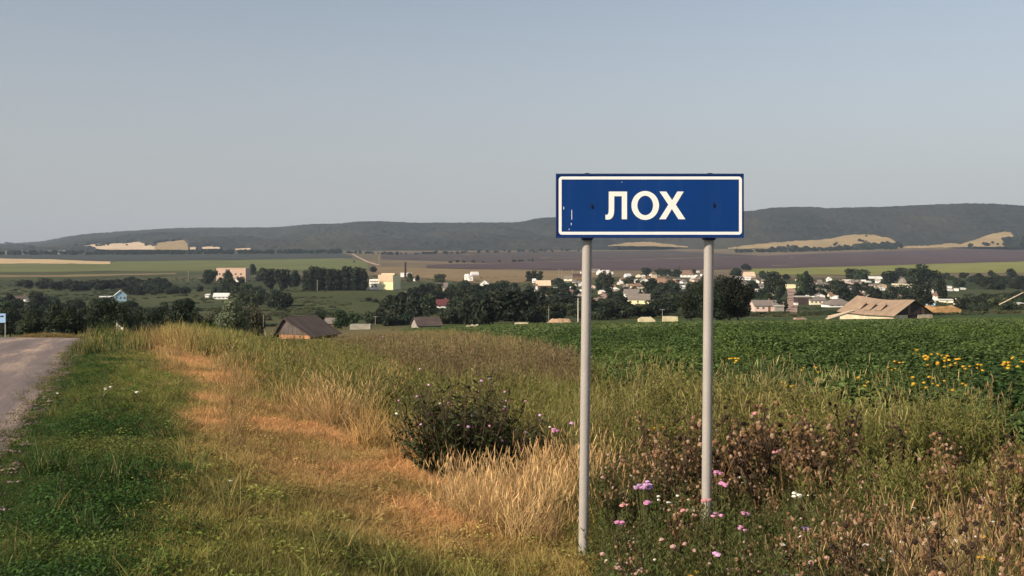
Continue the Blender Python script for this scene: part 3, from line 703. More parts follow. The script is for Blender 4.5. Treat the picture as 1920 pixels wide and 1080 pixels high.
def scatter(name, fam, x, y, scale, tint, tilt=0.12, z_off=0.0, lean=None):
    n = len(x)
    if n == 0: return None
    c, k = PROTO[fam]; z = gz(x, y) + z_off
    me = bpy.data.meshes.new(name); me.vertices.add(n); me.vertices.foreach_set('co', np.stack([x, y, z], 1).astype(np.float32).reshape(-1))
    rot = np.stack([rng.normal(0, tilt, n), rng.normal(0, tilt, n), rng.uniform(0, 6.283, n)], 1)
    if np.ndim(scale) == 1: scale = np.stack([scale * rng.uniform(.85, 1.15, n), scale * rng.uniform(.85, 1.15, n), scale], 1)
    for nm, tp, arr in (('rot', 'FLOAT_VECTOR', rot), ('scl', 'FLOAT_VECTOR', scale)):
        a = me.attributes.new(nm, tp, 'POINT'); a.data.foreach_set('vector', arr.astype(np.float32).reshape(-1))
    a = me.attributes.new('tint', 'FLOAT_COLOR', 'POINT'); a.data.foreach_set('color', np.concatenate([np.clip(tint, .004, .8), np.ones((n, 1))], 1).astype(np.float32).reshape(-1))
    a = me.attributes.new('idx', 'INT', 'POINT'); a.data.foreach_set('value', rng.integers(0, k, n).astype(np.int32))
    o = put(name, me); tag(o, kind='stuff')
    ng = bpy.data.node_groups.new(name, 'GeometryNodeTree'); ng.interface.new_socket('Geometry', in_out='INPUT', socket_type='NodeSocketGeometry'); ng.interface.new_socket('Geometry', in_out='OUTPUT', socket_type='NodeSocketGeometry')
    N = ng.nodes.new; gi = N('NodeGroupInput'); go = N('NodeGroupOutput'); m2p = N('GeometryNodeMeshToPoints'); ip = N('GeometryNodeInstanceOnPoints'); ci = N('GeometryNodeCollectionInfo')
    ci.inputs['Collection'].default_value = c; ci.inputs['Separate Children'].default_value = True; ci.inputs['Reset Children'].default_value = True
    ip.inputs['Pick Instance'].default_value = True
    L = ng.links.new
    def attr(nm, dt): 
        q_ = N('GeometryNodeInputNamedAttribute'); q_.data_type = dt; q_.inputs['Name'].default_value = nm; return [s for s in q_.outputs if s.enabled and s.name == 'Attribute'][0]
    L(gi.outputs[0], m2p.inputs['Mesh']); L(m2p.outputs[0], ip.inputs['Points']); L(ci.outputs[0], ip.inputs['Instance'])
    L(attr('idx', 'INT'), ip.inputs['Instance Index']); L(attr('rot', 'FLOAT_VECTOR'), ip.inputs['Rotation']); L(attr('scl', 'FLOAT_VECTOR'), ip.inputs['Scale'])
    L(ip.outputs[0], go.inputs[0])
    md = o.modifiers.new('plants', 'NODES'); md.node_group = ng
    return o
def cand(n, d0, d1, p0=-250, p1=2170, k=1.6):
    """n ground points between two depths, thinning with distance"""
    e = 2 - k; u = rng.random(n); D = (d0 ** e + u * (d1 ** e - d0 ** e)) ** (1 / e); px = rng.uniform(p0, p1, n)
    return (px - 960) * D / F, D
def vary(col, n, s=.16, hue=.06):
    c = np.tile(np.array(col, float), (n, 1)) * (1 + rng.normal(0, s, (n, 1))); return c * (1 + rng.normal(0, hue, (n, 3)))
def mixc(base, m, col): m = np.clip(np.asarray(m, float), 0, 1)[:, None]; return base * (1 - m) + np.array(col) * m

# ------------------------------------------------------------------ ground cover
def grass_tint(px, D, row, o, nz, n2, x, y):
    c = np.zeros((len(px), 3)); c[:] = (0.215, 0.215, 0.052)
    g = np.clip((fbm(x * .5, y * .5, 51, 3) - .42) / .2, 0, 1)
    c = mixc(c, g * .7, (0.32, 0.25, 0.085))
    c = mixc(c, np.clip((fbm(x * 1.4, y * 1.4, 52, 3) - .5) / .15, 0, 1) * .55, (0.07, 0.09, 0.025))
    c = mixc(c, o['bank'] * .6, (0.16, 0.175, 0.048))
    c = mixc(c, o['olive'] * .8, (0.18, 0.18, 0.05)); c = mixc(c, o['rightgreen'] * .6, (0.13, 0.14, 0.042))
    c = mixc(c, o['brown'] * .6, (0.20, 0.145, 0.08)); c = mixc(c, o['crop'], (0.045, 0.095, 0.02))
    lush = o['lush'] * np.clip(1 - (fbm(x * .9, y * .9, 53, 4) - .52) * 4, .55, 1)
    c = mixc(c, lush, (0.048, 0.088, 0.018))
    c = mixc(c, o['strip'], (0.66, 0.37, 0.165)); c = mixc(c, o['orange2'] * .8, (0.36, 0.21, 0.09)); c = mixc(c, o['flower'] * .6, (0.09, 0.085, 0.03))
    return c * (1 + rng.normal(0, .15, (len(px), 1)))
def mk(n, d0, d1, **k):
    x, y = cand(n, d0, d1, **k); z = zones(x, y); keep = ~z[3]['road']
    x, y = x[keep], y[keep]; px, D, row, o, nz, n2 = z
    return x, y, px[keep], D[keep], row[keep], {a: b[keep] for a, b in o.items()}, nz[keep], n2[keep]
x, y, px, D, row, o, nz, n2 = mk(70000, 4.2, 24, k=1.15)
dry = rng.random(len(x)) < o['strip'] * .95
t = grass_tint(px, D, row, o, nz, n2, x, y)
nd = ~dry; hs = np.where(o['lush'], .8, 1.0) * rng.uniform(.7, 1.25, len(x)) * np.clip((x - road_x(y)) / .5, .55, 1)
cl = nd & (rng.random(len(x)) < np.where(o['lush'], .45, .06))
nd &= ~cl
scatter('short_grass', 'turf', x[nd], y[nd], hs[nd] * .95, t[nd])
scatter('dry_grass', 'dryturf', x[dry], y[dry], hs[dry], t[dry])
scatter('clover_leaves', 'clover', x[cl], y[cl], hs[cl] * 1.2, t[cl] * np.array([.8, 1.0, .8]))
x, y, px, D, row, o, nz, n2 = mk(20000, 20, 90)
keep = ~(o['crop'].astype(bool)) | (rng.random(len(x)) < .15)
x, y, px, D, row, nz, n2 = [q_[keep] for q_ in (x, y, px, D, row, nz, n2)]; o = {a: b[keep] for a, b in o.items()}
t = grass_tint(px, D, row, o, nz, n2, x, y)
scatter('verge_grass', 'farturf', x, y, rng.uniform(.6, 1.2, len(x)) * np.where(o['strip'] > .5, .5, 1) * np.interp(px, [250, 500], [.5, 1]), t)
# knee-high wild grass: bank beyond the dry strip, sparse on the verge, dense at the right
x, y, px, D, row, o, nz, n2 = mk(26000, 4, 26)
w = np.where(o['bank'], .75, .025); w = np.where(o['olive'], .45, w); w = np.where(o['rightgreen'], .75, w); w = np.where(o['flower'], .35, w); w = np.where(o['straw'], .3, w)
w = np.where(o['crop'], .03, w) * np.where(o['bare'], .1, 1); w = np.where(o['lush'], .02, w) * (1 - .75 * o['strip']) * np.clip((fbm(x * .8, y * .8, 61, 3) - .3) / .25, .15, 1.2)
k_ = rng.random(len(x)) < w; x, y, px, D, row, nz, n2 = [q_[k_] for q_ in (x, y, px, D, row, nz, n2)]; o = {a: b[k_] for a, b in o.items()}
t = grass_tint(px, D, row, o, nz, n2, x, y) * 1.05
hsc = np.where(o['bank'], 1.15, .7) * np.where(o['olive'] | o['rightgreen'], 1.1, 1) * rng.uniform(.6, 1.3, len(x))
scatter('wild_grass', 'wildgrass', x, y, hsc, t)
x, y, px, D, row, o, nz, n2 = mk(16000, 22, 75)
w = np.where(o['bank'] | o['brown'], .8, .05); w = np.where(o['lush'], .06, w) * np.where(o['strip'] > .4, .1, 1) * ~o['crop']
k_ = rng.random(len(x)) < w; x, y, px, D, row, nz, n2 = [q_[k_] for q_ in (x, y, px, D, row, nz, n2)]; o = {a: b[k_] for a, b in o.items()}
scatter('tall_bank_grass', 'farwild', x, y, rng.uniform(.6, 1.25, len(x)) * np.interp(px, [420, 500, 640, 760], [1, .62, .62, 1]), grass_tint(px, D, row, o, nz, n2, x, y) * 1.05)
# bright straw
def straw(n, poly_key, col, hs, d0=4, d1=14, p=.9, p0=600, p1=2100):
    x, y, px, D, row, o, nz, n2 = mk(n, d0, d1, p0=p0, p1=p1); k_ = o[poly_key].astype(bool) & (rng.random(len(x)) < p * np.clip((fbm(x * 1.6, y * 1.6, 91, 3) - .32) / .2, .1, 1.1))
    return x[k_], y[k_], rng.uniform(.5, 1.15, k_.sum()) * hs, vary(col, k_.sum(), .14, .03)
P_ = [straw(6500, 'straw', (0.60, 0.42, 0.21), .95, 7, 10.5, .27), straw(4000, 'straw2', (0.42, 0.29, 0.15), .75, 4.8, 8, .15), straw(3000, 'orange2', (0.48, 0.29, 0.13), .6, 8, 13, .6)]
xs_, ys_ = cand(120, 9, 30, 300, 760); zz = zones(xs_, ys_)[3]; k_ = zz['bank'] | (zz['strip'] > .3); xs_, ys_ = xs_[k_], ys_[k_]
P_.append((xs_, ys_, rng.uniform(.5, 1.1, len(xs_)), vary((0.40, 0.28, 0.12), len(xs_))))
bx, by, _z = at(628, 800); tx = bx + rng.normal(0, .16, 14); ty = by + rng.normal(0, .25, 14); P_.append((tx, ty, rng.uniform(.8, 1.3, 14), vary((0.50, 0.35, 0.17), 14)))
scatter('straw_grass', 'straw', np.concatenate([a[0] for a in P_]), np.concatenate([a[1] for a in P_]), np.concatenate([a[2] for a in P_]), np.concatenate([a[3] for a in P_]))
# feathery weeds
x, y, px, D, row, o, nz, n2 = mk(16000, 7, 45, p0=300, p1=2170)
w = np.where(o['olive'], .95, 0); w = np.where(o['bank'] & ~o['olive'], .28, w); w = np.where(o['rightgreen'] & (D > 7.5), .16, w); w = w * ~o['crop'] * (o['strip'] < .3) * ~o['straw'] * ~o['bare']
k_ = rng.random(len(x)) < w; br = o['brown'].astype(bool)
a_ = k_ & ~br; b_ = (rng.random(len(x)) < .6) & br & ~o['crop'].astype(bool)
tt_ = mixc(np.tile(np.array((0.20, 0.20, 0.055)), (len(x), 1)), np.clip((fbm(x * .7, y * .7, 71, 3) - .45) / .2, 0, 1) * .7, (0.13, 0.155, 0.04)) * (1 + rng.normal(0, .15, (len(x), 1)))
hv = np.clip(.45 + 1.25 * (fbm(x * .9, y * .9, 72, 3) - .2), .45, 1.3); tt_ = mixc(tt_, np.clip((fbm(x * 1.7, y * 1.7, 73, 3) - .52) / .12, 0, 1) * .6, (0.27, 0.235, 0.09))
scatter('feathery_weeds', 'feather', x[a_], y[a_], rng.uniform(.7, 1.15, a_.sum()) * hv[a_], tt_[a_])
pl = (rng.random(len(x)) < .035) & o['olive'].astype(bool); scatter('pale_stalks', 'straw', x[pl], y[pl], rng.uniform(.8, 1.5, pl.sum()), vary((0.33, 0.27, 0.12), pl.sum()))
scatter('brown_weeds', 'featherbrown', x[b_], y[b_], rng.uniform(.7, 1.2, b_.sum()), vary((0.175, 0.155, 0.065), b_.sum(), .2))
# leafy green field
x, y, px, D, row, o, nz, n2 = mk(30000, 11, 46, p0=760, p1=2200); k_ = o['crop'].astype(bool) & (rng.random(len(x)) < np.clip((fbm(x * 1.1, y * 1.1, 84, 3) - .28) / .14, .22, .9))
cc = mixc(np.tile(np.array((0.068, 0.110, 0.030)), (len(x), 1)), np.clip((fbm(x * .4, y * .4, 81, 3) - .42) / .2, 0, 1), (0.095, 0.145, 0.036))
cc *= (1 + rng.normal(0, .18, (len(x), 1)))
scatter('leafy_crop', 'crop', x[k_], y[k_], rng.uniform(.75, 1.3, k_.sum()) * np.clip(.8 + (fbm(x * .7, y * .7, 82, 3)[k_] - .4) * 2.0, .6, 1.5), cc[k_])
pxt = rng.uniform(1830, 2010, 130); Dt = rng.uniform(12.2, 16, 130); scatter('leafy_crop', 'crop', (pxt - 960) * Dt / F, Dt, rng.uniform(1.1, 1.9, 130), vary((0.045, 0.082, 0.022), 130))
x, y, px, D, row, o, nz, n2 = mk(26000, 42, 175, p0=720, p1=2200); k_ = o['crop'].astype(bool)
cc = mixc(np.tile(np.array((0.088, 0.132, 0.042)), (len(x), 1)), np.clip((fbm(x * .12, y * .12, 81, 3) - .42) / .2, 0, 1), (0.125, 0.165, 0.058)) * (1 + rng.normal(0, .15, (len(x), 1)))
scatter('leafy_crop', 'cropfar', x[k_], y[k_], rng.uniform(.7, 1.15, k_.sum()), cc[k_])
# loose gravel along the crumbling road edge
def proto_stones():
    mb = MB()
    for k in range(9): a = rnd.uniform(0, 6.283); r = rnd.uniform(0, .12); ball(mb, (r * math.cos(a), r * math.sin(a), .004), rnd.uniform(.006, .018), (0, 0, 0, 0), rnd.uniform(.7, 1.3), .6, .3)
    return mb
family('stones', [proto_stones() for _ in range(4)])
yy = rng.uniform(3, 34, 420); xx = road_x(yy) - np.abs(rng.normal(0, .22, 420)) + .18; scatter('roadside_gravel', 'stones', xx, yy, rng.uniform(.4, .95, 420), vary((0.25, 0.195, 0.165), 420), .05, .03)
yy = rng.uniform(3, 34, 260); xx = road_x(yy) - rng.uniform(-.15, .3, 260); scatter('edge_weeds', 'turf', xx, yy, rng.uniform(.5, 1.1, 260), vary((0.11, 0.12, 0.035), 260), .2, .01)
# dead thistles and small flowers round the sign
x, y, px, D, row, o, nz, n2 = mk(9000, 4.5, 14, p0=900, p1=2100)
w = np.where(o['thistle'], .10, 0) + np.where(o['flower'], .045, 0) + np.where(o['rightgreen'], .02, 0)
k_ = rng.random(len(x)) < w; scatter('dead_thistles', 'deadthistle', x[k_], y[k_], rng.uniform(.6, 1.12, k_.sum()) * np.where(o['flower'][k_], .75, 1), vary((0.16, 0.11, 0.05), k_.sum()))
w = np.where(o['flower'], .035, .0) + np.where(o['rightgreen'], .018, 0) + np.where(o['thistle'], .03, 0)
k_ = rng.random(len(x)) < w; scatter('white_flowers', 'whiteflower', x[k_], y[k_], rng.uniform(.7, 1.3, k_.sum()), vary((0.08, 0.09, 0.03), k_.sum()))
w = np.where(o['flower'], .025, .0) + np.where(o['rightgreen'], .006, 0) + np.where(o['thistle'], .025, 0)
k_ = rng.random(len(x)) < w; scatter('pale_pink_flowers', 'paleflower', x[k_], y[k_], rng.uniform(.6, 1.15, k_.sum()), vary((0.08, 0.09, 0.03), k_.sum()))
xt_ = (rng.normal(1410, 110, 36) - 960); Dt_ = rng.uniform(8.0, 9.4, 36); scatter('tall_dead_thistles', 'deadthistle', xt_ * Dt_ / F, Dt_, rng.uniform(.8, 1.4, 36), vary((0.12, 0.10, 0.04), 36))
w = np.where(o['flower'], .55, .0) + np.where(o['thistle'], .35, 0)
k_ = rng.random(len(x)) < w; scatter('dark_undergrowth', 'feather', x[k_], y[k_], rng.uniform(.35, .8, k_.sum()), vary((0.085, 0.105, 0.030), k_.sum()))

# ------------------------------------------------------------------ single flowering plants
LEAFG = leafmat('dull green leaf', (0.07, 0.085, 0.028)); M_stem = pmat('dark stem', (0.07, 0.05, 0.03), 0.8, .2, 20); M_gstem = pmat('green stem', (0.09, 0.10, 0.035), 0.8, .2, 20)
M_pink = pmat('pink florets', (0.62, 0.27, 0.48), 0.8, 0.25, 60); M_mauve = pmat('mauve florets', (0.60, 0.36, 0.62), 0.8, 0.25, 60); M_rose = pmat('faded rose florets', (0.62, 0.30, 0.30), 0.8, 0.25, 60)
M_yel = pmat('yellow florets', (0.66, 0.38, 0.03), 0.8, 0.3, 40); M_wh = pmat('white florets', (0.80, 0.77, 0.70), 0.8, 0.1, 40)
def wildflower(name, label, cat, group, px, row_top, D, h, nf, spread, hr_, mat, seed, leaves=24, leafm=None):
    """plant whose flowers show near (px,row_top) at depth D"""
    rnd.seed(seed); X = (px - 960) * D / F; g = float(gz(np.array(X), np.array(D))); top = CZ - (row_top - HR) * D / F
    h = max(top - g, .12); r = thing(name, label, cat, (X, D, g), 0, group)
    st = MB(); lf = MB(); heads = []
    for k in range(nf):
        a = rnd.uniform(0, 6.283); q_ = spread * math.sqrt(rnd.random()); e = (math.cos(a) * q_, math.sin(a) * q_, h - rnd.random() * spread * .6)
        st.tube([(e[0] * .1, e[1] * .1, 0), (e[0] * .45, e[1] * .45, h * .5), e], [.004, .003, .0018], 4, False); heads.append(e)
    for k in range(leaves):
        e = heads[k % nf]; t_ = rnd.uniform(.1, .85); c = np.array([e[0] * t_, e[1] * t_, h * t_]); leafquad(lf, c + np.array([rnd.uniform(-.03, .03), rnd.uniform(-.03, .03), 0]), np.array([rnd.uniform(-1, 1), rnd.uniform(-1, 1), 1.0]), rnd.uniform(.05, .1), .015, 1)
    st.build('stem', M_gstem, r); put('foliage', lf.mesh('foliage', leafm or LEAFG, vegcol=True), r)
    for e in heads:
        hd = MB(); ball(hd, (0, 0, 0), hr_ * rnd.uniform(.7, 1.15), (0, 0, 0, 0), 1, .65, .35)
        for k in range(10):
            a = rnd.uniform(0, 6.283); leafquad(hd, np.array([math.cos(a) * hr_ * .8, math.sin(a) * hr_ * .8, hr_ * .4]), np.array([math.cos(a) * .4, math.sin(a) * .4, 1.0]), hr_ * .9, hr_ * .4, 1)
        put('flower_head', hd.mesh('flower_head', mat), r, e)
    return r
WF = [
 (1208, 905, 7.6, 16, .075, .020, M_mauve, 'knapweed with a broad cluster of mauve flower heads between the sign posts'),
 (1170, 943, 7.4, 2, .03, .018, M_rose, 'knapweed with dull rose heads just right of the left sign post'),
 (1212, 942, 7.3, 2, .02, .022, M_pink, 'single deep pink flower head below the mauve cluster'),
 (1158, 977, 7.1, 4, .04, .018, M_pink, 'low pink knapweed nearest the foot of the left sign post'),
 (1343, 884, 7.9, 3, .03, .024, M_pink, 'pink flower leaning on the right side of the right sign post'),
 (1355, 905, 7.5, 3, .035, .021, M_pink, 'pink flower head beside and below the one at the right post'),
 (1320, 936, 7.2, 3, .04, .019, M_rose, 'rose flower heads crossing the foot of the right sign post'),
 (1283, 955, 7.0, 2, .03, .020, M_rose, 'pair of salmon rose flower heads between the posts'),
 (1397, 962, 7.1, 2, .025, .024, M_pink, 'lone purplish pink flower right of the right post'),
 (1345, 960, 6.8, 3, .05, .016, M_pink, 'small magenta flower heads before the right post'),
 (1390, 988, 6.6, 3, .04, .016, M_pink, 'small pink flowers lowest to the right of the right post'),
 (1515, 988, 6.7, 2, .03, .024, M_mauve, 'mauve flower head among the brown seed heads'),
 (1347, 1036, 6.2, 2, .02, .018, M_mauve, 'violet flower at the bottom of the weeds below the right post'),
 (865, 772, 10.3, 7, .16, .018, M_mauve, 'tall knapweed with lilac flowers inside the dark bush'),
 (1038, 806, 9.8, 3, .05, .022, M_pink, 'small pink thistle flower left of the left sign post'),
 (1068, 792, 9.8, 2, .05, .020, M_mauve, 'pale lilac flower close behind the left sign post'),
 (1412, 772, 9.0, 2, .03, .022, M_rose, 'tall thistle with one dusky pink head above the brown weeds'),
 (1460, 845, 8.5, 3, .06, .018, M_rose, 'thistle with faded rose heads among brown seed stalks')]
for i, (p, r_, D_, nf, sp, hr_, m_, lab) in enumerate(WF): wildflower('wildflower', lab, 'flower', 'pink and mauve wildflowers', p, r_, D_, .5, nf, sp, hr_, m_, 100 + i)
YF = [
 (1369, 670, 22, 7, .12, .030, 'yellow flowering plant alone right of the right post in the green field'),
 (1750, 664, 20, 7, .10, .038, 'yellow blooms left of the tallest yellow clump'),
 (1775, 668, 19.5, 18, .20, .040, 'tallest clump of yellow blooms in the green field'),
 (1823, 680, 19.5, 8, .13, .034, 'yellow blooms right of the tallest clump'),
 (1888, 677, 19, 8, .10, .040, 'yellow blooms near the right edge of the field'),
 (1914, 668, 20, 6, .08, .036, 'yellow blooms at the very edge of the picture'),
 (1625, 708, 17, 9, .13, .032, 'yellow flowers low at the front edge of the green field'),
 (1735, 707, 17, 6, .12, .030, 'orange yellow flowers below the tallest clump'),
 (1768, 711, 16.8, 12, .20, .028, 'broad low patch of dull orange flowers below the tallest clump'),
 (1725, 656, 21, 5, .08, .028, 'small rusty yellow flowers highest in the green field'),
 (1690, 678, 20, 7, .14, .026, 'greenish yellow plant left of the yellow blooms'),
 (1476, 716, 16.6, 4, .06, .026, 'small yellow flowers before the green field near its middle'),
 (1520, 688, 19, 5, .08, .024, 'sparse yellow flowers in the green field right of the sign'),
 (1238, 802, 9.8, 5, .07, .018, 'small yellow tansy between the sign posts'),
 (1840, 1000, 6.8, 3, .03, .022, 'two low yellow flowers in the bottom right weeds'),
 (1885, 1012, 6.7, 4, .04, .020, 'yellow flowers nearest the bottom right corner'),
 (1312, 1072, 6.0, 4, .05, .022, 'yellow flowers at the bottom edge below the right post'),
 (1850, 1045, 6.2, 3, .04, .020, 'orange yellow flower low in the right hand weeds')]
LG2 = leafmat('fresh green leaf', (0.07, 0.11, 0.025))
for i, (p, r_, D_, nf, sp, hr_, lab) in enumerate(YF):
    for _k in range(6 if r_ < 720 else 0): D_ = (CZ - .66 - float(gz(np.array((p - 960) * D_ / F), np.array(D_)))) * F / (r_ - HR)
    wildflower('yellow_flower', lab, 'flower', 'yellow flowering plants', p, r_, D_, .5, int(nf * .8) + 1, sp * 1.7, hr_ * .72, M_yel, 200 + i, 60, LG2)
WL = [(258, 786, 12.5, 1, .01, .030, 'single large white flower in the dark roadside grass'), (203, 776, 13, 3, .08, .018, 'three small white flowers left of the large white one'),
      (107, 804, 12, 1, .01, .016, 'tiny white flower close to the road edge'), (429, 948, 7.6, 1, .01, .012, 'lone white flower in the yellow green verge'),
      (1496, 925, 7.4, 6, .06, .016, 'bright white yarrow heads among the brown weeds'), (1395, 882, 8.4, 7, .16, .016, 'row of flat white flower heads right of the right post'),
      (1250, 930, 7.5, 5, .09, .013, 'white daisies between the sign posts'), (955, 690, 18, 3, .15, .028, 'white flower heads on tall stalks behind the dark bush')]
for i, (p, r_, D_, nf, sp, hr_, lab) in enumerate(WL): wildflower('white_flower', lab, 'flower', 'white wildflowers', p, r_, D_, .3, nf, sp, hr_, M_wh, 300 + i, 16)

# dark bush of knapweed at the end of the dry strip
def dark_bush(name, label, px, row, D, wid, h, nst, seed):
    rnd.seed(seed); X = (px - 960) * D / F; r = thing(name, label, 'bush', (X, D, float(gz(np.array(X), np.array(D)))))
    st = MB(); lf = MB(); tips = []
    for k in range(nst):
        a = rnd.uniform(0, 6.283); q_ = rnd.uniform(.2, 1.0) * wid * .5; hh = h * (rnd.uniform(.45, .9) if k % 4 else rnd.uniform(.9, 1.2)) * (1 - .25 * q_ / wid); e = Vector((math.cos(a) * q_, math.sin(a) * q_ * .7, hh)); b0 = Vector((e.x * .25, e.y * .25, 0)); mid = (b0 + e) / 2 + Vector((e.x * .12, e.y * .12, -.02))
        st.tube([b0, mid, e], [.009, .006, .002], 5, False); tips.append(e)
        for m_ in range(6):
            t_ = rnd.uniform(.4, .95); c = b0.lerp(e, t_); e2 = c + Vector((rnd.uniform(-.12, .12), rnd.uniform(-.1, .1), rnd.uniform(.05, .2))); st.tube([c, e2], [.003, .0015], 4, False); tips.append(e2)
        for m_ in range(70):
            t_ = rnd.random() ** 1.6 * .85; c = np.array(b0.lerp(e, t_)) + np.array([rnd.gauss(0, .06), rnd.gauss(0, .05), rnd.gauss(0, .03)]); leafquad(lf, c, np.array([rnd.uniform(-1, 1), rnd.uniform(-1, 1), .6]), rnd.uniform(.06, .12), rnd.uniform(.016, .03), rnd.uniform(.6, 1.3))
    st.build('stem', M_stem, r); put('foliage', lf.mesh('foliage', leafmat('dark bush leaf', (0.050, 0.078, 0.024)), vegcol=True), r)
    fl = MB(); 
    for e in rnd.sample(tips, min(34, len(tips))):
        hd = MB(); ball(hd, (0, 0, 0), rnd.uniform(.010, .018), (0, 0, 0, 0), 1, .8, .35); put('flower_head', hd.mesh('flower_head', rnd.choice([M_mauve, M_wh, M_pink, M_stem, M_mauve])), r, e)
    return r
dark_bush('knapweed_bush', 'big dark weed bush with lilac flowers at the end of the dry strip', 868, 885, 10.1, 1.75, 1.08, 92, 5)
dark_bush('knapweed_bush', 'smaller dark weed bush behind the straw left of the left post', 985, 880, 10.2, .9, .78, 30, 6)
dark_bush('knapweed_bush', 'low dark shrub far back in the brown weeds', 728, 700, 27, 1.1, .6, 20, 8)

# ------------------------------------------------------------------ trees
M_bark = pmat('bark', (0.07, 0.055, 0.04), 0.9, .3, 3); M_birch = pmat('pale bark', (0.45, 0.43, 0.40), 0.8, .3, 3)
LM = {'dark': leafmat('dark foliage', (0.021, 0.031, 0.017)), 'mid': leafmat('mid green foliage', (0.036, 0.052, 0.022)), 'grey': leafmat('grey green willow foliage', (0.115, 0.130, 0.075)),
      'fresh': leafmat('fresh foliage', (0.060, 0.095, 0.020)), 'olive': leafmat('olive foliage', (0.085, 0.088, 0.035))}
def crown_mesh(name, lobes, n, leaf, mat, seed, up=0.3):
    r = np.random.default_rng(seed); lobes = np.array(lobes, float); vol = (lobes[:, 3] * lobes[:, 4]) ** 1.0; k = r.choice(len(lobes), n, p=vol / vol.sum())
    d = r.normal(0, 1, (n, 3)); d /= np.linalg.norm(d, axis=1)[:, None]; rad = r.uniform(.55, 1.06, n) ** .6
    lump = fbm(d[:, 0] * 2.5 + k * 3.1, d[:, 1] * 2.5 + d[:, 2] * 2, seed, 2); rad *= .78 + .45 * lump
    c = lobes[k, :3] + d * np.stack([lobes[k, 3], lobes[k, 3], lobes[k, 4]], 1) * rad[:, None]
    nn = d + r.normal(0, .55, (n, 3)) + np.array([0, 0, up]); nn /= np.linalg.norm(nn, axis=1)[:, None]
    u = np.cross(nn, r.normal(0, 1, (n, 3))); u /= np.linalg.norm(u, axis=1)[:, None]; v = np.cross(nn, u); s = leaf * r.uniform(.6, 1.35, n)[:, None]
    V = np.stack([c - u * s * .6, c + v * s * .38, c + u * s * .6, c - v * s * .38], 1).reshape(-1, 3); V[:, 2] = np.maximum(V[:, 2], .02)
    g = r.uniform(.7, 1.35, n) * (.85 + .3 * r.random(len(lobes))[k])
    return mesh_np(name, V, [np.arange(n * 4).reshape(-1, 4)], mat, gain=np.repeat(g, 4))
def lobes_round(r, H, W, t0, n=11):
    L = [(0, 0, H * (.5 + t0 * .4), W * .36, H * .34)]
    for k in range(n):
        a = r.uniform(0, 6.283); q_ = W * .5 * r.uniform(.3, .68); z = H * r.uniform(t0 + .18, .84); s = r.uniform(.15, .24); L.append((math.cos(a) * q_, math.sin(a) * q_, z, W * s, H * s * .85))
    L.append((0, 0, H * .84, W * .2, H * .15)); return L
def lobes_tall(r, H, W, t0):
    L = []
    for k in range(9):
        t = k / 8; w = W * .5 * (math.sin(math.pi * min(1, .25 + t * .62)) ** .5) * r.uniform(.8, 1.15); L.append((r.uniform(-.12, .12) * W, r.uniform(-.12, .12) * W, H * (t0 + (0.94 - t0) * t), w, H * .10))
    return L
def lobes_bush(r, H, W, t0):
    L = []
    for k in range(10):
        a = r.uniform(0, 6.283); q_ = W * .5 * r.uniform(.0, .7); L.append((math.cos(a) * q_, math.sin(a) * q_, H * r.uniform(.25, .62), W * r.uniform(.16, .26), H * r.uniform(.25, .38)))
    return L
def make_tree(kname, kind, matk, H, W, n, leaf, seed, bark=None):
    r = random.Random(seed); t0 = {'round': .04, 'tall': .06, 'bush': .0}[kind]
    L = {'round': lobes_round, 'tall': lobes_tall, 'bush': lobes_bush}[kind](r, H, W, t0)
    root = thing(kname, '', 'tree', (0, 0, 0)); root['H'] = H; root['W'] = W
    put('crown', crown_mesh('crown', L, n, leaf, LM[matk], seed), root)
    mb = MB(); rr_ = H * .022 + .03
    mb.tube([(0, 0, -.6), (0, 0, H * .1), (r.uniform(-.1, .1), 0, H * .4), (r.uniform(-.2, .2), .1, H * .75)], [rr_ * 1.3, rr_, rr_ * .7, rr_ * .2], 7)
    for l in L[1:7]: mb.tube([(0, 0, H * r.uniform(.15, .4)), ((l[0]) * .6, l[1] * .6, l[2] * .8), (l[0], l[1], l[2])], [rr_ * .5, rr_ * .32, rr_ * .12], 5, False)
    mb.build('trunk', bark or M_bark, root); return root
TP = {}
def proto_tree(key, *a, **k):
    TP.setdefault(key, []).append(make_tree(*a, **k))
for s_ in range(3):
    proto_tree('far_dark', 'tree', 'round', 'dark', 7, 7, 1400, .62, 10 + s_); proto_tree('far_mid', 'tree', 'round', 'mid', 7, 7, 1400, .60, 20 + s_)
    proto_tree('far_tall', 'tree', 'tall', 'dark', 10, 4, 1300, .60, 30 + s_); proto_tree('far_bush', 'bush', 'bush', 'dark', 3.2, 6, 800, .5, 40 + s_); proto_tree('far_bushm', 'bush', 'bush', 'mid', 3.2, 6, 800, .5, 45 + s_)
    proto_tree('near_dark', 'tree', 'round', 'dark', 7, 7, 7000, .26, 50 + s_)
for s_ in range(2):
    proto_tree('near_mid', 'tree', 'round', 'mid', 6, 6, 6000, .24, 60 + s_); proto_tree('near_willow', 'willow_tree', 'bush', 'grey', 6, 6, 8000, .22, 70 + s_); proto_tree('near_fresh', 'tree', 'bush', 'fresh', 4, 4, 5000, .2, 80 + s_)
    proto_tree('near_bush', 'bush', 'bush', 'dark', 3, 5, 4500, .2, 90 + s_); proto_tree('near_olive', 'bush', 'bush', 'olive', 1.6, 3, 2600, .14, 95 + s_)
used = {}
trnd = random.Random(42)
USED_LABELS = set()
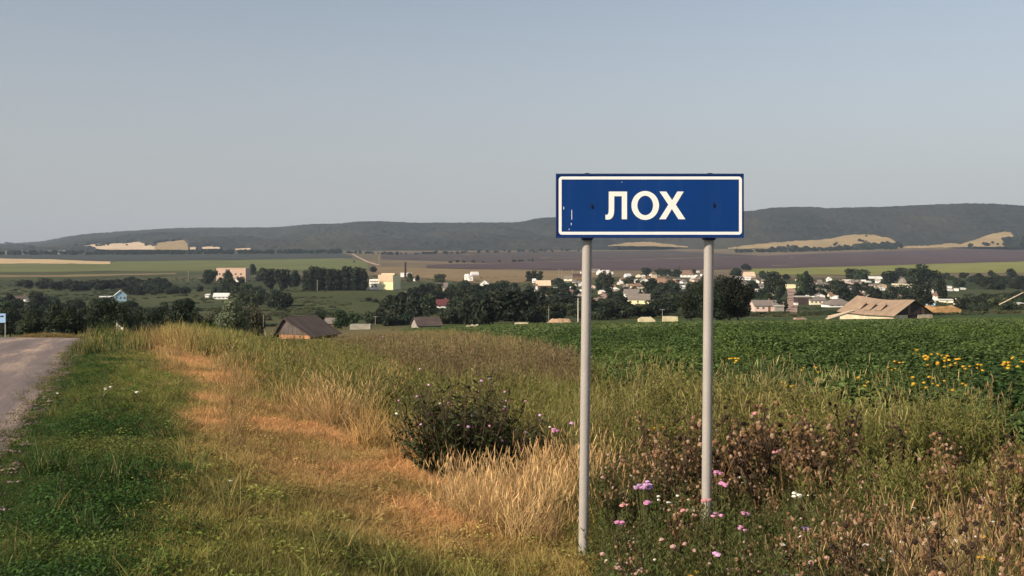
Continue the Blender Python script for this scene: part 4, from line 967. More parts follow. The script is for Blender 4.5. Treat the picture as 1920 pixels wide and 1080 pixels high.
def ordn(i, n):
    W_ = ['leftmost', 'second', 'third', 'fourth', 'fifth', 'sixth', 'seventh', 'eighth', 'ninth', 'tenth', 'eleventh', 'twelfth', 'thirteenth', 'fourteenth', 'fifteenth', 'sixteenth', 'seventeenth', 'eighteenth', 'nineteenth', 'twentieth']
    if i == 0: return 'leftmost'
    if i == n - 1: return 'rightmost'
    j = n - 1 - i
    if i <= j: return (W_[i] if i < 20 else 'twenty-%s' % W_[i - 20]) + ' from the left'
    return (W_[j] if j < 20 else 'twenty-%s' % W_[j - 20]) + ' from the right'
def tree(key, px, row, wpx, hpx, label, cat, group=None, D=None):
    if D is None: x, D, z = at(px, row, 60)
    else: x = (px - 960) * D / F; z = float(gz(np.array(x), np.array(D)))
    P = trnd.choice(TP[key]); W, H = wpx * D / F, hpx * D / F
    s = (W / P['W'] * 1.12, W / P['W'] * 1.12, H / P['H'] * 1.06)
    if P.name not in used: used[P.name] = 1; r = P; r.location = (x, D, z - .1); r.rotation_euler = (0, 0, trnd.uniform(0, 6.28)); r.scale = s
    else: r = dup(P, (x, D, z - .1), trnd.uniform(0, 6.28), s)
    assert label not in USED_LABELS, label
    USED_LABELS.add(label); r['label'] = label; r['category'] = cat
    if group: r['group'] = group
    elif 'group' in r: del r['group']
    return r
def cluster(poly, n, keys, hm, wf, lab, cat, group, mind=.5, jit=0):
    """n trees with real heights hm whose feet fall inside the polygon; labels count them from the left"""
    pts = []; tries = 0; xs = [p for p, r in poly]; ys_ = [r for p, r in poly]
    while len(pts) < n and tries < 6000:
        tries += 1; p = trnd.uniform(min(xs), max(xs)); r = trnd.uniform(min(ys_), max(ys_))
        if not inpoly(np.array(p), np.array(r), poly): continue
        D = row_to_D(p, r, 60); h = trnd.uniform(*hm); w = h * trnd.uniform(*wf); hp, wp = h * F / D, w * F / D
        for k0, k1, kr in KEEP:
            if k0 < p < k1 and kr - 2 < r: hp = min(hp, max(r - kr, 0)); 
        if hp < 3: continue
        if hp < h * F / D: wp = min(wp, hp * 1.8)
        if all(abs(p - a) > mind * (wp + c) / 2 or abs(r - b) > 5 for a, b, c in pts): pts.append((p, r, wp)); 
        else: continue
        pts[-1] = (p, r, wp); PT.append((len(pts), p, r, wp, hp, trnd.choice(keys)))
    L = PT[:]; PT.clear(); L.sort(key=lambda t: t[2]); nb = max(1, round(len(L) / 16)); sz = -(-len(L) // nb)
    bands = {1: [''], 2: [', back half', ', front half'], 3: [', back rows', ', middle rows', ', front rows'], 4: [', backmost rows', ', upper rows', ', lower rows', ', front rows'], 5: [', backmost rows', ', upper rows', ', middle rows', ', lower rows', ', front rows']}[nb]
    for b in range(nb):
        B = sorted(L[b * sz:(b + 1) * sz], key=lambda t: t[1])
        for i, (_, p, r, wp, hp, key) in enumerate(B): tree(key, p, r, wp, hp, lab.replace('#', ordn(i, len(B)) + bands[b]), cat, group)
PT = []
KEEP = [(808, 854, 577), (1168, 1226, 574), (1165, 1200, 559), (1410, 1460, 583), (1472, 1497, 590), (1518, 1552, 571), (1552, 1605, 577), (213, 240, 564), (398, 434, 562), (995, 1016, 543), (1022, 1042, 566), (1055, 1086, 560)]
def row_trees(lst, key, lab, cat, group):
    lst = sorted(lst)
    for i, (p, r, w, h) in enumerate(lst): tree(key if isinstance(key, str) else key[i % len(key)], p, r, w, h, lab.replace('#', ordn(i, len(lst))), cat, group)

# dark windbreak left of the yellow building
row_trees([(574 + 8.2 * i + (i % 3), 545 + (i % 2), 14 + i % 4, 35 + (i * 7) % 8) for i in range(14)], 'far_tall', 'tall dark tree in the windbreak beside the yellow building, #', 'tree', 'tall trees in the windbreak')
row_trees([(508, 545, 26, 36), (530, 548, 28, 42), (553, 544, 24, 36), (492, 531, 26, 28), (512, 531, 24, 27), (474, 518, 17, 23)], 'far_dark', 'round tree between salmon building and windbreak, #', 'tree', 'round trees right of the salmon building')
row_trees([(394, 532, 24, 26), (427, 532, 20, 26), (413, 531, 14, 10), (452, 533, 14, 14), (385, 534, 18, 14)], 'far_dark', 'dark tree against the salmon flat-roofed building, #', 'tree', 'trees before the salmon building')
row_trees([(700, 512, 16, 12), (768, 530, 14, 18), (783, 528, 10, 12), (826, 533, 24, 18), (664, 493, 4, 4)], ['far_mid', 'far_dark'], 'solitary tree near the yellow building or smoke stack, #', 'tree', 'solitary trees by the smoke stack')
cluster([(22, 536), (60, 530), (150, 536), (220, 534), (290, 526), (320, 532), (318, 540), (230, 546), (160, 548), (80, 544)], 44, ['far_bush', 'far_dark', 'far_bush'], (4.5, 7.5), (1.3, 1.9), 'dark bush in the hedge across the left hillside, #', 'bush', 'bushes in the left hillside hedge', .35)
cluster([(236, 546), (340, 543), (345, 553), (250, 555)], 16, ['far_bush'], (4, 6), (1.4, 2), 'dark bush right of the blue gabled house, #', 'bush', 'bushes right of the blue house', .4)
cluster([(345, 546), (430, 538), (470, 548), (545, 576), (530, 583), (455, 578), (395, 552)], 26, ['far_dark', 'far_bush', 'far_mid'], (5, 8), (1.0, 1.5), 'tree below the salmon building on the slope, #', 'tree', 'trees on the slope below the salmon building', .35)
cluster([(0, 570), (70, 562), (130, 570), (200, 575), (300, 580), (395, 578), (300, 600), (120, 604), (0, 604)], 30, ['far_dark', 'far_mid', 'far_bush'], (4, 6.5), (1.0, 1.5), 'tree behind the left roadside thicket, #', 'tree', 'trees behind the left thicket', .4)
def dtrees(L, D, key, lab, cat, group):
    L = sorted(L)
    for i, (p, w, h) in enumerate(L):
        d = D * (1 + .12 * math.sin(i * 2.3)); tree(key if isinstance(key, str) else key[i % len(key)], p, 0, w * D / d, h * D / d, lab.replace('#', ordn(i, len(L))), cat, group, d)
dtrees([(-45, 60, 60), (20, 56, 55), (75, 50, 60), (102, 56, 72), (128, 50, 58), (158, 54, 66), (192, 60, 74), (226, 54, 64), (262, 56, 62), (296, 50, 54), (58, 52, 44)], 128, ['near_dark', 'near_dark', 'near_mid'], 'dark roadside thicket tree beyond the road crest, #', 'tree', 'trees in the roadside thicket')
dtrees([(318, 60, 62), (350, 62, 70), (338, 40, 50), (478, 40, 48)], 112, 'near_dark', 'dark tree in the clump before the willows, #', 'tree', 'dark trees by the willows')
dtrees([(408, 62, 64), (440, 70, 84), (470, 62, 78), (430, 55, 60)], 106, 'near_willow', 'grey green willow left of the dark-roofed barn, #', 'tree', 'willows left of the barn')
dtrees([(388, 44, 52), (372, 40, 44), (402, 30, 38)], 92, 'near_fresh', 'bright green young tree before the willows, #', 'tree', 'bright young trees')
dtrees([(200, 44, 22), (228, 46, 24), (258, 50, 22), (286, 40, 20)], 60, 'near_olive', 'brownish low shrub on the verge behind the crest, #', 'bush', 'brown shrubs on the verge')
tree('near_dark', 596, 0, 30, 46, 'leaning dark tree standing behind the dark-roofed barn', 'tree', None, 190)
row_trees([(640, 616, 34, 36), (662, 612, 26, 26)], 'far_mid', 'thin bushy tree right of the dark-roofed barn, #', 'tree', 'thin trees right of the barn')
row_trees([(690, 566, 16, 10), (702, 568, 14, 10)], 'far_bush', 'small bush in the meadow below the yellow building, #', 'bush', 'meadow bushes')
# big grove in the middle
cluster([(700, 604), (712, 590), (790, 552), (850, 545), (905, 543), (960, 552), (985, 568), (1010, 584), (1060, 596), (1050, 602), (960, 606), (780, 609)], 84, ['far_dark', 'far_dark', 'far_mid', 'far_bush'], (5, 9), (.9, 1.3), 'dark tree in the large grove behind the field, #', 'tree', 'trees of the large grove', .3)
cluster([(700, 598), (1050, 596), (1052, 604), (700, 611)], 32, ['far_bush', 'far_bushm', 'far_bush'], (2.5, 4), (1.4, 2.0), 'low bush along the front of the large grove, #', 'bush', 'bushes fronting the grove', .3)
cluster([(740, 580), (860, 552), (900, 548), (970, 560), (990, 585), (760, 600)], 30, ['far_bush', 'far_dark'], (4, 6), (1.3, 1.7), 'undergrowth bush inside the large grove, #', 'bush', 'bushes inside the grove', .25)
cluster([(1060, 590), (1110, 582), (1230, 585), (1275, 590), (1270, 598), (1100, 603)], 22, ['far_dark', 'far_mid', 'far_bush'], (4, 6), (1.2, 1.7), 'dark shrub below the cream bungalow in the village, #', 'bush', 'shrubs below the cream bungalow', .35)
row_trees([(992, 528, 12, 18), (1001, 529, 14, 20), (1012, 529, 12, 19)], 'far_tall', 'tall dark village tree behind the striped roof, #', 'tree', 'tall trees behind the striped roof')
row_trees([(1125, 548, 14, 34), (1134, 549, 13, 38), (1143, 549, 13, 36)], 'far_tall', 'slim dark tree right of the left sign post, #', 'tree', 'slim trees right of the left post')
row_trees([(1046, 535, 28, 14), (1062, 542, 34, 12), (1020, 560, 34, 22), (1040, 566, 38, 26), (1075, 575, 40, 22), (1160, 577, 42, 26), (1150, 568, 30, 18), (1178, 536, 24, 16), (1185, 528, 18, 10)], ['far_dark', 'far_mid'], 'garden tree among the village houses by the left post, #', 'tree', 'garden trees by the left post')
row_trees([(1212, 518, 20, 16), (1238, 518, 22, 14), (1252, 519, 20, 14), (1268, 521, 22, 16), (1222, 552, 34, 30), (1240, 558, 32, 28), (1258, 553, 34, 28), (1232, 568, 34, 22), (1256, 574, 40, 24), (1206, 536, 16, 8), (1302, 514, 8, 8)], ['far_dark', 'far_mid', 'far_dark'], 'dark garden tree in the village between the posts, #', 'tree', 'garden trees between the posts')
dtrees([(1296, 50, 62), (1318, 62, 84), (1352, 66, 92), (1384, 52, 80), (1368, 60, 66), (1335, 56, 60)], 172, 'near_dark', 'large dark tree directly behind the right sign post, #', 'tree', 'large trees behind the right post')
row_trees([(1398, 508, 20, 13), (1380, 518, 26, 16), (1412, 545, 24, 20), (1430, 525, 18, 16), (1447, 556, 28, 46), (1462, 562, 26, 40), (1452, 535, 24, 26), (1474, 526, 16, 12), (1440, 575, 24, 24), (1404, 560, 30, 26)], ['far_dark', 'far_dark', 'far_mid'], 'dark tree between the right post and the dirt lane, #', 'tree', 'trees left of the dirt lane')
row_trees([(1505, 556, 24, 42), (1518, 560, 26, 42), (1512, 535, 18, 26), (1500, 566, 22, 22), (1570, 556, 26, 30), (1582, 566, 28, 28), (1562, 544, 22, 18), (1596, 527, 30, 22), (1615, 528, 32, 22), (1606, 550, 22, 20), (1640, 566, 26, 18), (1600, 572, 40, 16)], ['far_dark', 'far_mid', 'far_dark'], 'dark village tree between the dirt lane and the tan barn, #', 'tree', 'trees right of the dirt lane')
row_trees([(1668, 534, 30, 26), (1692, 522, 34, 20), (1712, 545, 34, 40), (1728, 540, 44, 44), (1745, 548, 40, 40), (1718, 566, 34, 34), (1735, 580, 30, 40), (1722, 590, 26, 30), (1766, 566, 22, 44), (1690, 556, 34, 22), (1672, 562, 26, 24), (1756, 552, 22, 30), (1660, 570, 14, 22), (1705, 572, 30, 20)], 'far_dark', 'big dark tree behind the tan-roofed barn, #', 'tree', 'big trees behind the tan barn')
cluster([(1760, 522), (1840, 520), (1930, 526), (1960, 545), (1850, 545), (1790, 540)], 34, ['far_bush', 'far_dark'], (5, 8), (1.2, 1.8), 'dark bush in the thicket under the lime field, #', 'bush', 'bushes of the right hand thicket', .3)
row_trees([(1858, 519, 13, 12), (1896, 523, 20, 19)], 'far_dark', 'round dark tree standing out above the right thicket, #', 'tree', 'round trees above the right thicket')
cluster([(1800, 572), (1850, 562), (1930, 556), (1930, 580), (1800, 588)], 20, ['far_bush', 'far_bush', 'far_bushm'], (3, 5), (1.3, 1.8), 'low shrub in the hollow right of the tan barn, #', 'bush', 'shrubs in the hollow right of the barn', .35)

# far shelter belts: nobody could count these
fam = bpy.data.collections.new('belt')
for k in range(3):
    m_ = crown_mesh('belt', lobes_round(random.Random(k), 6, 7, 0), 260, 1.3, LM['dark'], 400 + k); fam.objects.link(bpy.data.objects.new('belt_tree_%02d' % k, m_))
PROTO['belt'] = (fam, 3)
def belt(line, n, s, spread):
    a = np.array(line, float); u = np.sort(rng.random(n)) * (len(line) - 1); p = np.interp(u, range(len(line)), a[:, 0]); r = np.interp(u, range(len(line)), a[:, 1])
    D = np.array([row_to_D(q_, w, 200) for q_, w in zip(p, r)]) + rng.normal(0, spread, n); return (p - 960) * D / F, D, rng.uniform(.7, 1.3, n) * s
BL = [belt([(-60, 478), (300, 477), (640, 475)], 420, 1.7, 30), belt([(1380, 474), (1500, 472), (1600, 468), (1680, 467)], 170, 1.5, 20), belt([(1440, 471), (1560, 470), (1660, 466)], 60, 2.2, 15), belt([(640, 474), (760, 478), (900, 474), (1100, 470)], 110, 1.1, 60),
      belt([(1600, 466), (1690, 464)], 50, 2.4, 30), belt([(820, 494), (960, 491), (1000, 490)], 16, .8, 10), belt([(0, 458), (30, 462), (62, 466)], 120, 3.0, 150), belt([(1885, 461), (1930, 462)], 60, 3.0, 60), belt([(178, 462), (195, 461), (250, 461), (300, 464)], 9, 1.6, 10), belt([(1560, 461), (1625, 452), (1600, 460)], 9, 1.5, 60), belt([(1815, 462), (1880, 458), (1900, 460)], 14, 1.8, 80), belt([(1455, 466), (1520, 463)], 6, 1.3, 40)]
scatter('shelter_belt_woods', 'belt', np.concatenate([b_[0] for b_ in BL]), np.concatenate([b_[1] for b_ in BL]), np.concatenate([b_[2] for b_ in BL]), np.ones((sum(len(b_[0]) for b_ in BL), 3)) * .05, .02)

# rough shrubs, tussocks and garden growth dotted over the valley floor
fam = bpy.data.collections.new('rough')
for k in range(4):
    m_ = crown_mesh('rough', lobes_bush(random.Random(60 + k), 1.6, 4.5, 0), 160, .55, VEG, 500 + k)
    a_ = m_.attributes.new('pc', 'FLOAT_COLOR', 'POINT'); a_.data.foreach_set('color', np.zeros(len(m_.vertices) * 4, np.float32)); fam.objects.link(bpy.data.objects.new('rough_plant_%02d' % k, m_))
PROTO['rough'] = (fam, 4)
x, y = cand(9000, 270, 1100, k=1.9); keep = (fbm(x / 45, y / 70, 33, 3) > .5); x, y = x[keep], y[keep]
t = np.tile(np.array((0.042, 0.058, 0.024)), (len(x), 1)); t = mixc(t, (fbm(x / 30, y / 30, 34, 2) > .55) * .8, (0.08, 0.082, 0.036)) * (1 + rng.normal(0, .2, (len(x), 1)))
sz = rng.uniform(.3, .8, len(x)); scatter('rough_pasture_growth', 'rough', x, y, np.stack([sz * 1.5, sz * 1.5, sz * .75], 1), t, .03)
# ------------------------------------------------------------------ houses
def wm(name, c, v=.08, st=None): return pmat(name, c, .85, v, .8, spec=.2, stain=st)
W_ = {'weathered': wm('weathered grey boards', (0.115, 0.098, 0.095), .25), 'white': wm('whitewash', (0.86, 0.85, 0.82)), 'cream': wm('cream plaster', (0.80, 0.73, 0.55)), 'yellow': wm('pale yellow plaster', (0.86, 0.78, 0.48)), 'salmon': wm('salmon brick', (0.56, 0.40, 0.31), .12),
      'tan': wm('tan plaster', (0.64, 0.50, 0.36)), 'blue': wm('light blue boards', (0.36, 0.56, 0.72)), 'grey': wm('grey blocks', (0.30, 0.28, 0.26), .2), 'brown': wm('brown boards', (0.15, 0.09, 0.065), .25), 'pink': wm('pinkish plaster', (0.66, 0.50, 0.44)),
      'stone': wm('pale rough stone', (0.60, 0.50, 0.37), .22), 'brick': wm('orange brick', (0.38, 0.20, 0.11), .25), 'dark': wm('dark boards', (0.055, 0.04, 0.04), .3)}
R_ = {'slate': wm('grey corrugated roof', (0.19, 0.165, 0.15), .15), 'white': wm('white metal roof', (0.66, 0.66, 0.65)), 'brown': wm('brown roof', (0.20, 0.13, 0.10), .2), 'red': wm('red roof', (0.12, 0.040, 0.045), .15), 'orange': wm('orange roof', (0.25, 0.155, 0.11), .15),
      'pale': wm('pale grey metal roof', (0.42, 0.40, 0.37)), 'rust': pmat('weathered tan asbestos sheets', (0.30, 0.222, 0.162), .9, .12, .5, spec=.1, stain=(.6, (0.20, 0.15, 0.115), .5, .72, (.25, 1.2, .25))), 'darkbrown': pmat('old dark slate sheets', (0.085, 0.068, 0.062), .9, .2, .6, spec=.1, stain=(.5, (0.14, 0.11, 0.10), .5, .7, (.3, 1.5, .3)))}
M_glass = pmat('window glass', (0.03, 0.035, 0.045), .15, .2, 2, spec=.6); M_frame = pmat('window frame', (0.62, 0.60, 0.56), .6, .05, 4); M_door = pmat('painted door', (0.16, 0.09, 0.06), .6, .15, 4); M_chim = pmat('chimney brick', (0.26, 0.15, 0.11), .9, .2, 3)
M_sheet = [R_['slate']]
def slab(mb, a, b, c, d, th_):
    """roof slab from four corners (eave left, eave right, ridge right, ridge left)"""
    n_ = (Vector(b) - Vector(a)).cross(Vector(d) - Vector(a)).normalized() * th_; P = [Vector(p) for p in (a, b, c, d)]; Q = [p + n_ for p in P]
    mb.add([tuple(p) for p in P + Q], [(3, 2, 1, 0), (4, 5, 6, 7), (0, 1, 5, 4), (1, 2, 6, 5), (2, 3, 7, 6), (3, 0, 4, 7)])
def window(parent, x, z, w, h, y=-.0, nx=2, frame=None):
    mb = MB(); t = min(.09, w * .12)
    mb.box(x, x + t, y - .05, y - .002, z, z + h).box(x + w - t, x + w, y - .05, y - .002, z, z + h).box(x + t, x + w - t, y - .05, y - .002, z, z + t).box(x + t, x + w - t, y - .05, y - .002, z + h - t, z + h)
    for k in range(1, nx): c = x + w * k / nx; mb.box(c - t * .3, c + t * .3, y - .04, y - .002, z + t, z + h - t)
    f = mb.build('window', frame or M_frame, parent); mb = MB(); mb.box(x + t, x + w - t, y - .015, y - .001, z + t, z + h - t); mb.build('pane', M_glass, f)
HS = []
def house(label, px, row, wpx, wallpx, roofpx, style='side', wall='white', roof='slate', yaw=0, depth=None, win=0, door=False, chim=True, name='house', cat='house', group=None, gable=None, D=None, winh=None, over=.35):
    HS.append((px, row, wpx, wallpx + roofpx))
    if D is None: x, D, z = at(px, row, 60)
    else: x = (px - 960) * D / F; z = float(gz(np.array(x), np.array(D)))
    m = D / F; w, h, rh = wpx * m, wallpx * m, roofpx * m; dp = depth or max(4, min(w * .8, 9)); 
    assert label not in USED_LABELS, label
    USED_LABELS.add(label); r = thing(name, label, cat, (x, D, z), R(yaw), group); a, b = -w / 2, w / 2
    wl = MB(); wl.box(a, b, 0, dp, -1.5, h); 
    o_ = over; rf = MB(); T = .12
    if style == 'side':
        wl.prism([(0, h), (dp, h), (dp / 2, h + rh)], a, b); V = wl.v[-1]; V[:] = np.stack([V[:, 1], V[:, 0], V[:, 2]], 1)
        k = rh / (dp / 2); e = h - o_ * k
        slab(rf, (a - o_, -o_, e), (b + o_, -o_, e), (b + o_, dp / 2, h + rh), (a - o_, dp / 2, h + rh), T); slab(rf, (b + o_, dp + o_, e), (a - o_, dp + o_, e), (a - o_, dp / 2, h + rh), (b + o_, dp / 2, h + rh), T)
    elif style == 'front':
        gb = MB(); gb.prism([(a, h), (b, h), (0, h + rh)], .0, dp); k = rh / (w / 2); e = h - o_ * k
        slab(rf, (a - o_, dp + o_, e), (a - o_, -o_, e), (0, -o_, h + rh), (0, dp + o_, h + rh), T); slab(rf, (b + o_, -o_, e), (b + o_, dp + o_, e), (0, dp + o_, h + rh), (0, -o_, h + rh), T)
        gb.build('gable', W_[gable or wall], r)
        if rh > 1.2 and w > 4: window(r, -.35, h + rh * .25, .7, min(.8, rh * .4), 0, 1)
    elif style == 'hip':
        c = min(w, dp) * .38; e = h - o_ * .4; A = [(a - o_, -o_, e), (b + o_, -o_, e), (b + o_, dp + o_, e), (a - o_, dp + o_, e), (a + c, dp / 2, h + rh), (b - c, dp / 2, h + rh)]
        rf.add(A + [(p[0], p[1], p[2] - .1) for p in A[:4]], [(0, 1, 5, 4), (2, 3, 4, 5), (0, 6, 7, 1), (1, 7, 8, 2), (2, 8, 9, 3), (3, 9, 6, 0), (9, 8, 7, 6)], [(1, 2, 5), (3, 0, 4)])
    elif style == 'flat': rf.box(a - .15, b + .15, -.15, dp + .15, h + .003, h + max(rh, .15))
    elif style == 'shed': slab(rf, (a - o_, -o_, h + .02), (b + o_, -o_, h + .02), (b + o_, dp + o_, h + rh), (a - o_, dp + o_, h + rh), T)
    wl.build('wall', W_[wall], r); ro = rf.build('roof', R_.get(roof) or W_[roof], r)
    if chim and rh > .8 and style in ('side', 'hip', 'front'): mb = MB(); cx = b - w * .3 if style != 'front' else .4; mb.box(cx, cx + .45, dp * .5 - .2, dp * .5 + .25, h + rh * .5, h + rh + .7); mb.build('chimney', M_chim, ro)
    wh = winh or min(1.3, h * .42)
    if win:
        n_ = win + (1 if door else 0); sp = w / n_
        for k in range(n_):
            cx = a + sp * (k + .5)
            if door and k == n_ // 2: mb = MB(); mb.box(cx - .45, cx + .45, -.05, -.003, 0, min(2.0, h * .8)); mb.build('door', M_door, r)
            else: window(r, cx - .5, h * .38, 1.0, wh)
    return r
H = house
# left side of the valley
sal = H('long salmon flat-roofed building half hidden by dark trees', 433, 528, 57, 24, 1.2, 'flat', 'salmon', 'salmon', -6, 12, 0, name='school_building', cat='building', chim=False)
for k in range(5):
    for j in (0, 1): mm_ = 6.0 if False else 1; window(sal, -12 + k * 5.2, 2.0 + j * 4.2, 2.0, 1.6, 0, 2)
H('low white outbuilding in front of the salmon building', 419, 531, 20, 6, 2, 'side', 'white', 'white', 0, 5, 2)
H('small white shed with red trim right of the salmon building front', 444, 530, 6, 8, 3, 'front', 'white', 'orange', 0, 4)
H('small blue grey hut among trees right of the salmon building', 507, 531, 6, 5, 2, 'side', 'blue', 'slate', 0, 4)
r_ = H('light blue gabled house with one white roof slope in the left valley', 226, 564, 21, 11, 9, 'front', 'blue', 'white', 22, 7, 3, gable='blue')
H('low white shed attached left of the light blue house', 197, 561, 22, 4, 2, 'shed', 'pink', 'white', 10, 4, 0)
H('long white two-row farm building on the left slope', 415, 561, 30, 5, 6, 'side', 'white', 'white', 4, 6, 4, chim=False, name='farm_building', cat='building')
H('tiny white shed left of the long white farm building', 388, 558, 7, 4, 2, 'shed', 'white', 'white', 0, 3)
H('dark shed right of the long white farm building', 450, 562, 14, 4, 3, 'shed', 'dark', 'slate', 0, 4)
r_ = H('cream house with a wide pale hipped roof behind the roadside trees', 88, 592, 66, 15, 17, 'hip', 'cream', 'pale', -14, 10, 2, door=True, D=210)
H('dark low farmhouse with two chimneys far left', 36, 566, 24, 6, 5, 'side', 'white', 'darkbrown', 0, 6, 2)
H('grey shed beside the dark low farmhouse', 58, 567, 16, 4, 2, 'shed', 'grey', 'slate', 0, 4)
H('small bright white hut right of the dark low farmhouse', 74, 566, 9, 7, 3, 'front', 'white', 'darkbrown', 20, 4)
H('long pale grey barn roof behind the sand heap by the road', 52, 622, 46, 6, 7, 'side', 'grey', 'pale', -4, 5, 0, chim=False, D=None, name='shed', cat='shed')
# centre
ye = H('pale yellow two-storey building with a blank right wing', 723, 544, 30, 27, 1.2, 'flat', 'yellow', 'tan', -16, 14, 0, name='office_building', cat='building', chim=False)
mW = row_to_D(723, 544, 60) / F
for nm, args in (('upper_wall', (-15 * mW, 15.2 * mW, -.25, -.002, 16 * mW, 27 * mW, 'tan')), ('side_wing', (-33.5 * mW, -15 * mW - .003, .5, 9, -1, 19.5 * mW, 'white')), ('penthouse', (-12 * mW, 15 * mW, 3, 9, 28.3 * mW, 31 * mW, 'tan'))):
    mb = MB(); mb.box(*args[:6]); mb.build(nm, W_[args[6]], ye)
for k in range(4): window(ye, (-32 + k * 4.2) * mW, 13.5 * mW, 3.4 * mW, 3.8 * mW, .5, 3)
window(ye, -30 * mW, 4 * mW, 4.5 * mW, 5 * mW, .5, 2); window(ye, -23 * mW, 5.5 * mW, 6 * mW, 3 * mW, .5, 3)
mb = MB(); mb.box(-33.5 * mW, -16 * mW, -.6, .49, 11.4 * mW, 12.2 * mW); mb.build('canopy', W_['white'], ye)
H('white boiler house at the foot of the dark smoke stack', 761, 520, 21, 7, .8, 'flat', 'white', 'white', 0, 8, 0, chim=False)
def stack(px, row, wpx, hpx, label, mat):
    x, D, z = at(px, row, 60); m = D / F; USED_LABELS.add(label); r = thing('smoke_stack', label, 'chimney', (x, D, z)); mb = MB(); rad = wpx * m / 2
    mb.tube([(0, 0, -1), (0, 0, hpx * m * .5), (0, 0, hpx * m)], [rad * 1.15, rad, rad * .85], 12); mb.build('shaft', mat, r); mb = MB(); mb.tube([(0, 0, hpx * m * .96), (0, 0, hpx * m * 1.0 + .02)], [rad * 1.05, rad * 1.05], 12); mb.build('rim', mat, r)
M_stack = pmat('sooty brick', (0.06, 0.035, 0.032), .9, .25, 1)
stack(760, 522, 4.2, 31, 'tall dark brick smoke stack before the white boiler house', M_stack); stack(1273, 512, 2.2, 14, 'thin dark stove pipe chimney at the far edge of the village', M_stack)
H('small house with bright gable right of the smoke stack', 777, 527, 5, 4, 2, 'front', 'white', 'slate', 0, 4)
H('grey gabled roof house at the top of the large grove', 829, 545, 22, 7, 8, 'side', 'tan', 'slate', 8, 7, 1)
H('red-roofed house with white porch inside the large grove', 830, 578, 22, 6, 10, 'side', 'white', 'red', 6, 6, 2)
H('tiny white hut right of the red-roofed house', 846, 576, 4, 6, 2, 'front', 'white', 'slate', 0, 3)
for i, (p, r_, w, h, t, lab) in enumerate([(874, 526, 7, 8, 4, 'white cottage farthest left above the large grove'), (883, 527, 8, 7, 4, 'white cottage second along above the large grove'), (891, 518, 14, 3, 5, 'white gabled roof cottage highest above the large grove'), (908, 536, 16, 4, 6, 'white-roofed cottage at the upper right edge of the large grove'), (969, 543, 10, 3, 4, 'white-roofed hut alone right of the grove')]):
    H(lab, p, r_, w, h, t, 'front' if i % 2 else 'side', 'white', 'white', (-15, 10, 20, -8, 12)[i], 6, 1)
H('hut with bright blue wall beside the striped roof', 995, 545, 8, 5, 3, 'side', 'blue', 'slate', 0, 5)
H('long striped tan roof house left of the left sign post', 1019, 541, 27, 6, 9, 'side', 'brown', 'tan', 4, 6, 1)
H('pale gable shed against the left end of the striped roof', 1004, 548, 8, 12, 3, 'shed', 'white', 'orange', 0, 4)
H('grey-roofed house with a cream gable end below the striped roof', 1031, 565, 17, 8, 5, 'side', 'cream', 'slate', 14, 8, 1)
H('long grey roof behind the cream gable end', 1020, 556, 20, 5, 8, 'side', 'tan', 'slate', 14, 8, 0)
H('white hut right of the long grey roof', 1043, 556, 7, 4, 1, 'flat', 'white', 'white', 0, 3, chim=False)
H('white house with brown roof trim left of the left sign post', 1065, 557, 17, 9, 5, 'side', 'white', 'brown', -6, 7, 2)
H('small white gable house above the one with brown trim', 1075, 543, 16, 2, 4, 'front', 'white', 'white', 8, 6)
H('white lean-to at the left of the small white gable', 1056, 544, 9, 2, 2, 'shed', 'white', 'white', 0, 4)
H('house with pink fence front beside the left sign post', 1077, 562, 26, 4, 2, 'side', 'pink', 'brown', -4, 5, 3)
H('gabled house with white barge boards touching the left sign post', 1088, 536, 14, 4, 6, 'front', 'white', 'slate', 10, 6)
H('low cream house with grey roof high behind the gardens', 1065, 527, 16, 5, 5, 'side', 'cream', 'slate', -8, 7, 1)
H('dark brown shed behind the low cream house', 1082, 522, 20, 5, 3, 'shed', 'brown', 'darkbrown', 0, 5)
for i, (p, r_, w, h, t, lab) in enumerate([(1093, 516, 8, 6, 3, 'white hut just left of the left sign post on the far edge'), (1123, 516, 10, 6, 5, 'white hut first right of the left sign post on the far edge'), (1133, 517, 6, 7, 3, 'white hut second right of the left sign post on the far edge'), (1140, 515, 6, 6, 2, 'white hut third right of the left sign post on the far edge'), (1148, 515, 4, 4, 1, 'smallest white hut at the end of the far edge row')]):
    H(lab, p, r_, w, h, t, ('side', 'front', 'side', 'shed', 'flat')[i], 'white', 'slate' if i < 2 else 'white', (5, -10, 15, 0, 8)[i], 5)
H('grey flat shed above the far edge white huts', 1117, 511, 14, 4, 3, 'shed', 'grey', 'slate', 0, 6)
H('cream bungalow with three windows and a grey roof', 1196, 573, 42, 10, 10, 'side', 'yellow', 'slate', -14, 8, 3, winh=1.0)
H('white bungalow with a white gable behind the cream bungalow', 1183, 558, 28, 9, 7, 'side', 'white', 'slate', -14, 8, 3)
H('white gable with dark attic window above the white bungalow', 1185, 548, 17, 2, 6, 'front', 'white', 'slate', 4, 5)
H('brown-roofed house with cream gable below the white peak house', 1199, 541, 20, 4, 6, 'hip', 'cream', 'brown', 10, 8, 1)
H('white peaked gable house left of the orange roof', 1208, 530, 20, 3, 6, 'front', 'white', 'slate', 5, 7)
H('white gable cottage on the far left of the middle village', 1179, 520, 11, 3, 4, 'side', 'white', 'white', 25, 5)
H('small grey pavilion above the orange roofs', 1227, 521, 10, 5, .8, 'flat', 'tan', 'pale', 0, 5, 2, chim=False)
H('long tan low building with fence front in the middle village', 1231, 528, 32, 4, 3, 'side', 'tan', 'orange', 0, 6, 3)
H('wide orange brown roof house in the middle village', 1250, 535, 34, 2, 9, 'side', 'brown', 'orange', -8, 9, 0)
H('dark garage right of the wide orange brown roof', 1271, 529, 12, 5, 1, 'flat', 'dark', 'pale', 8, 5, chim=False)
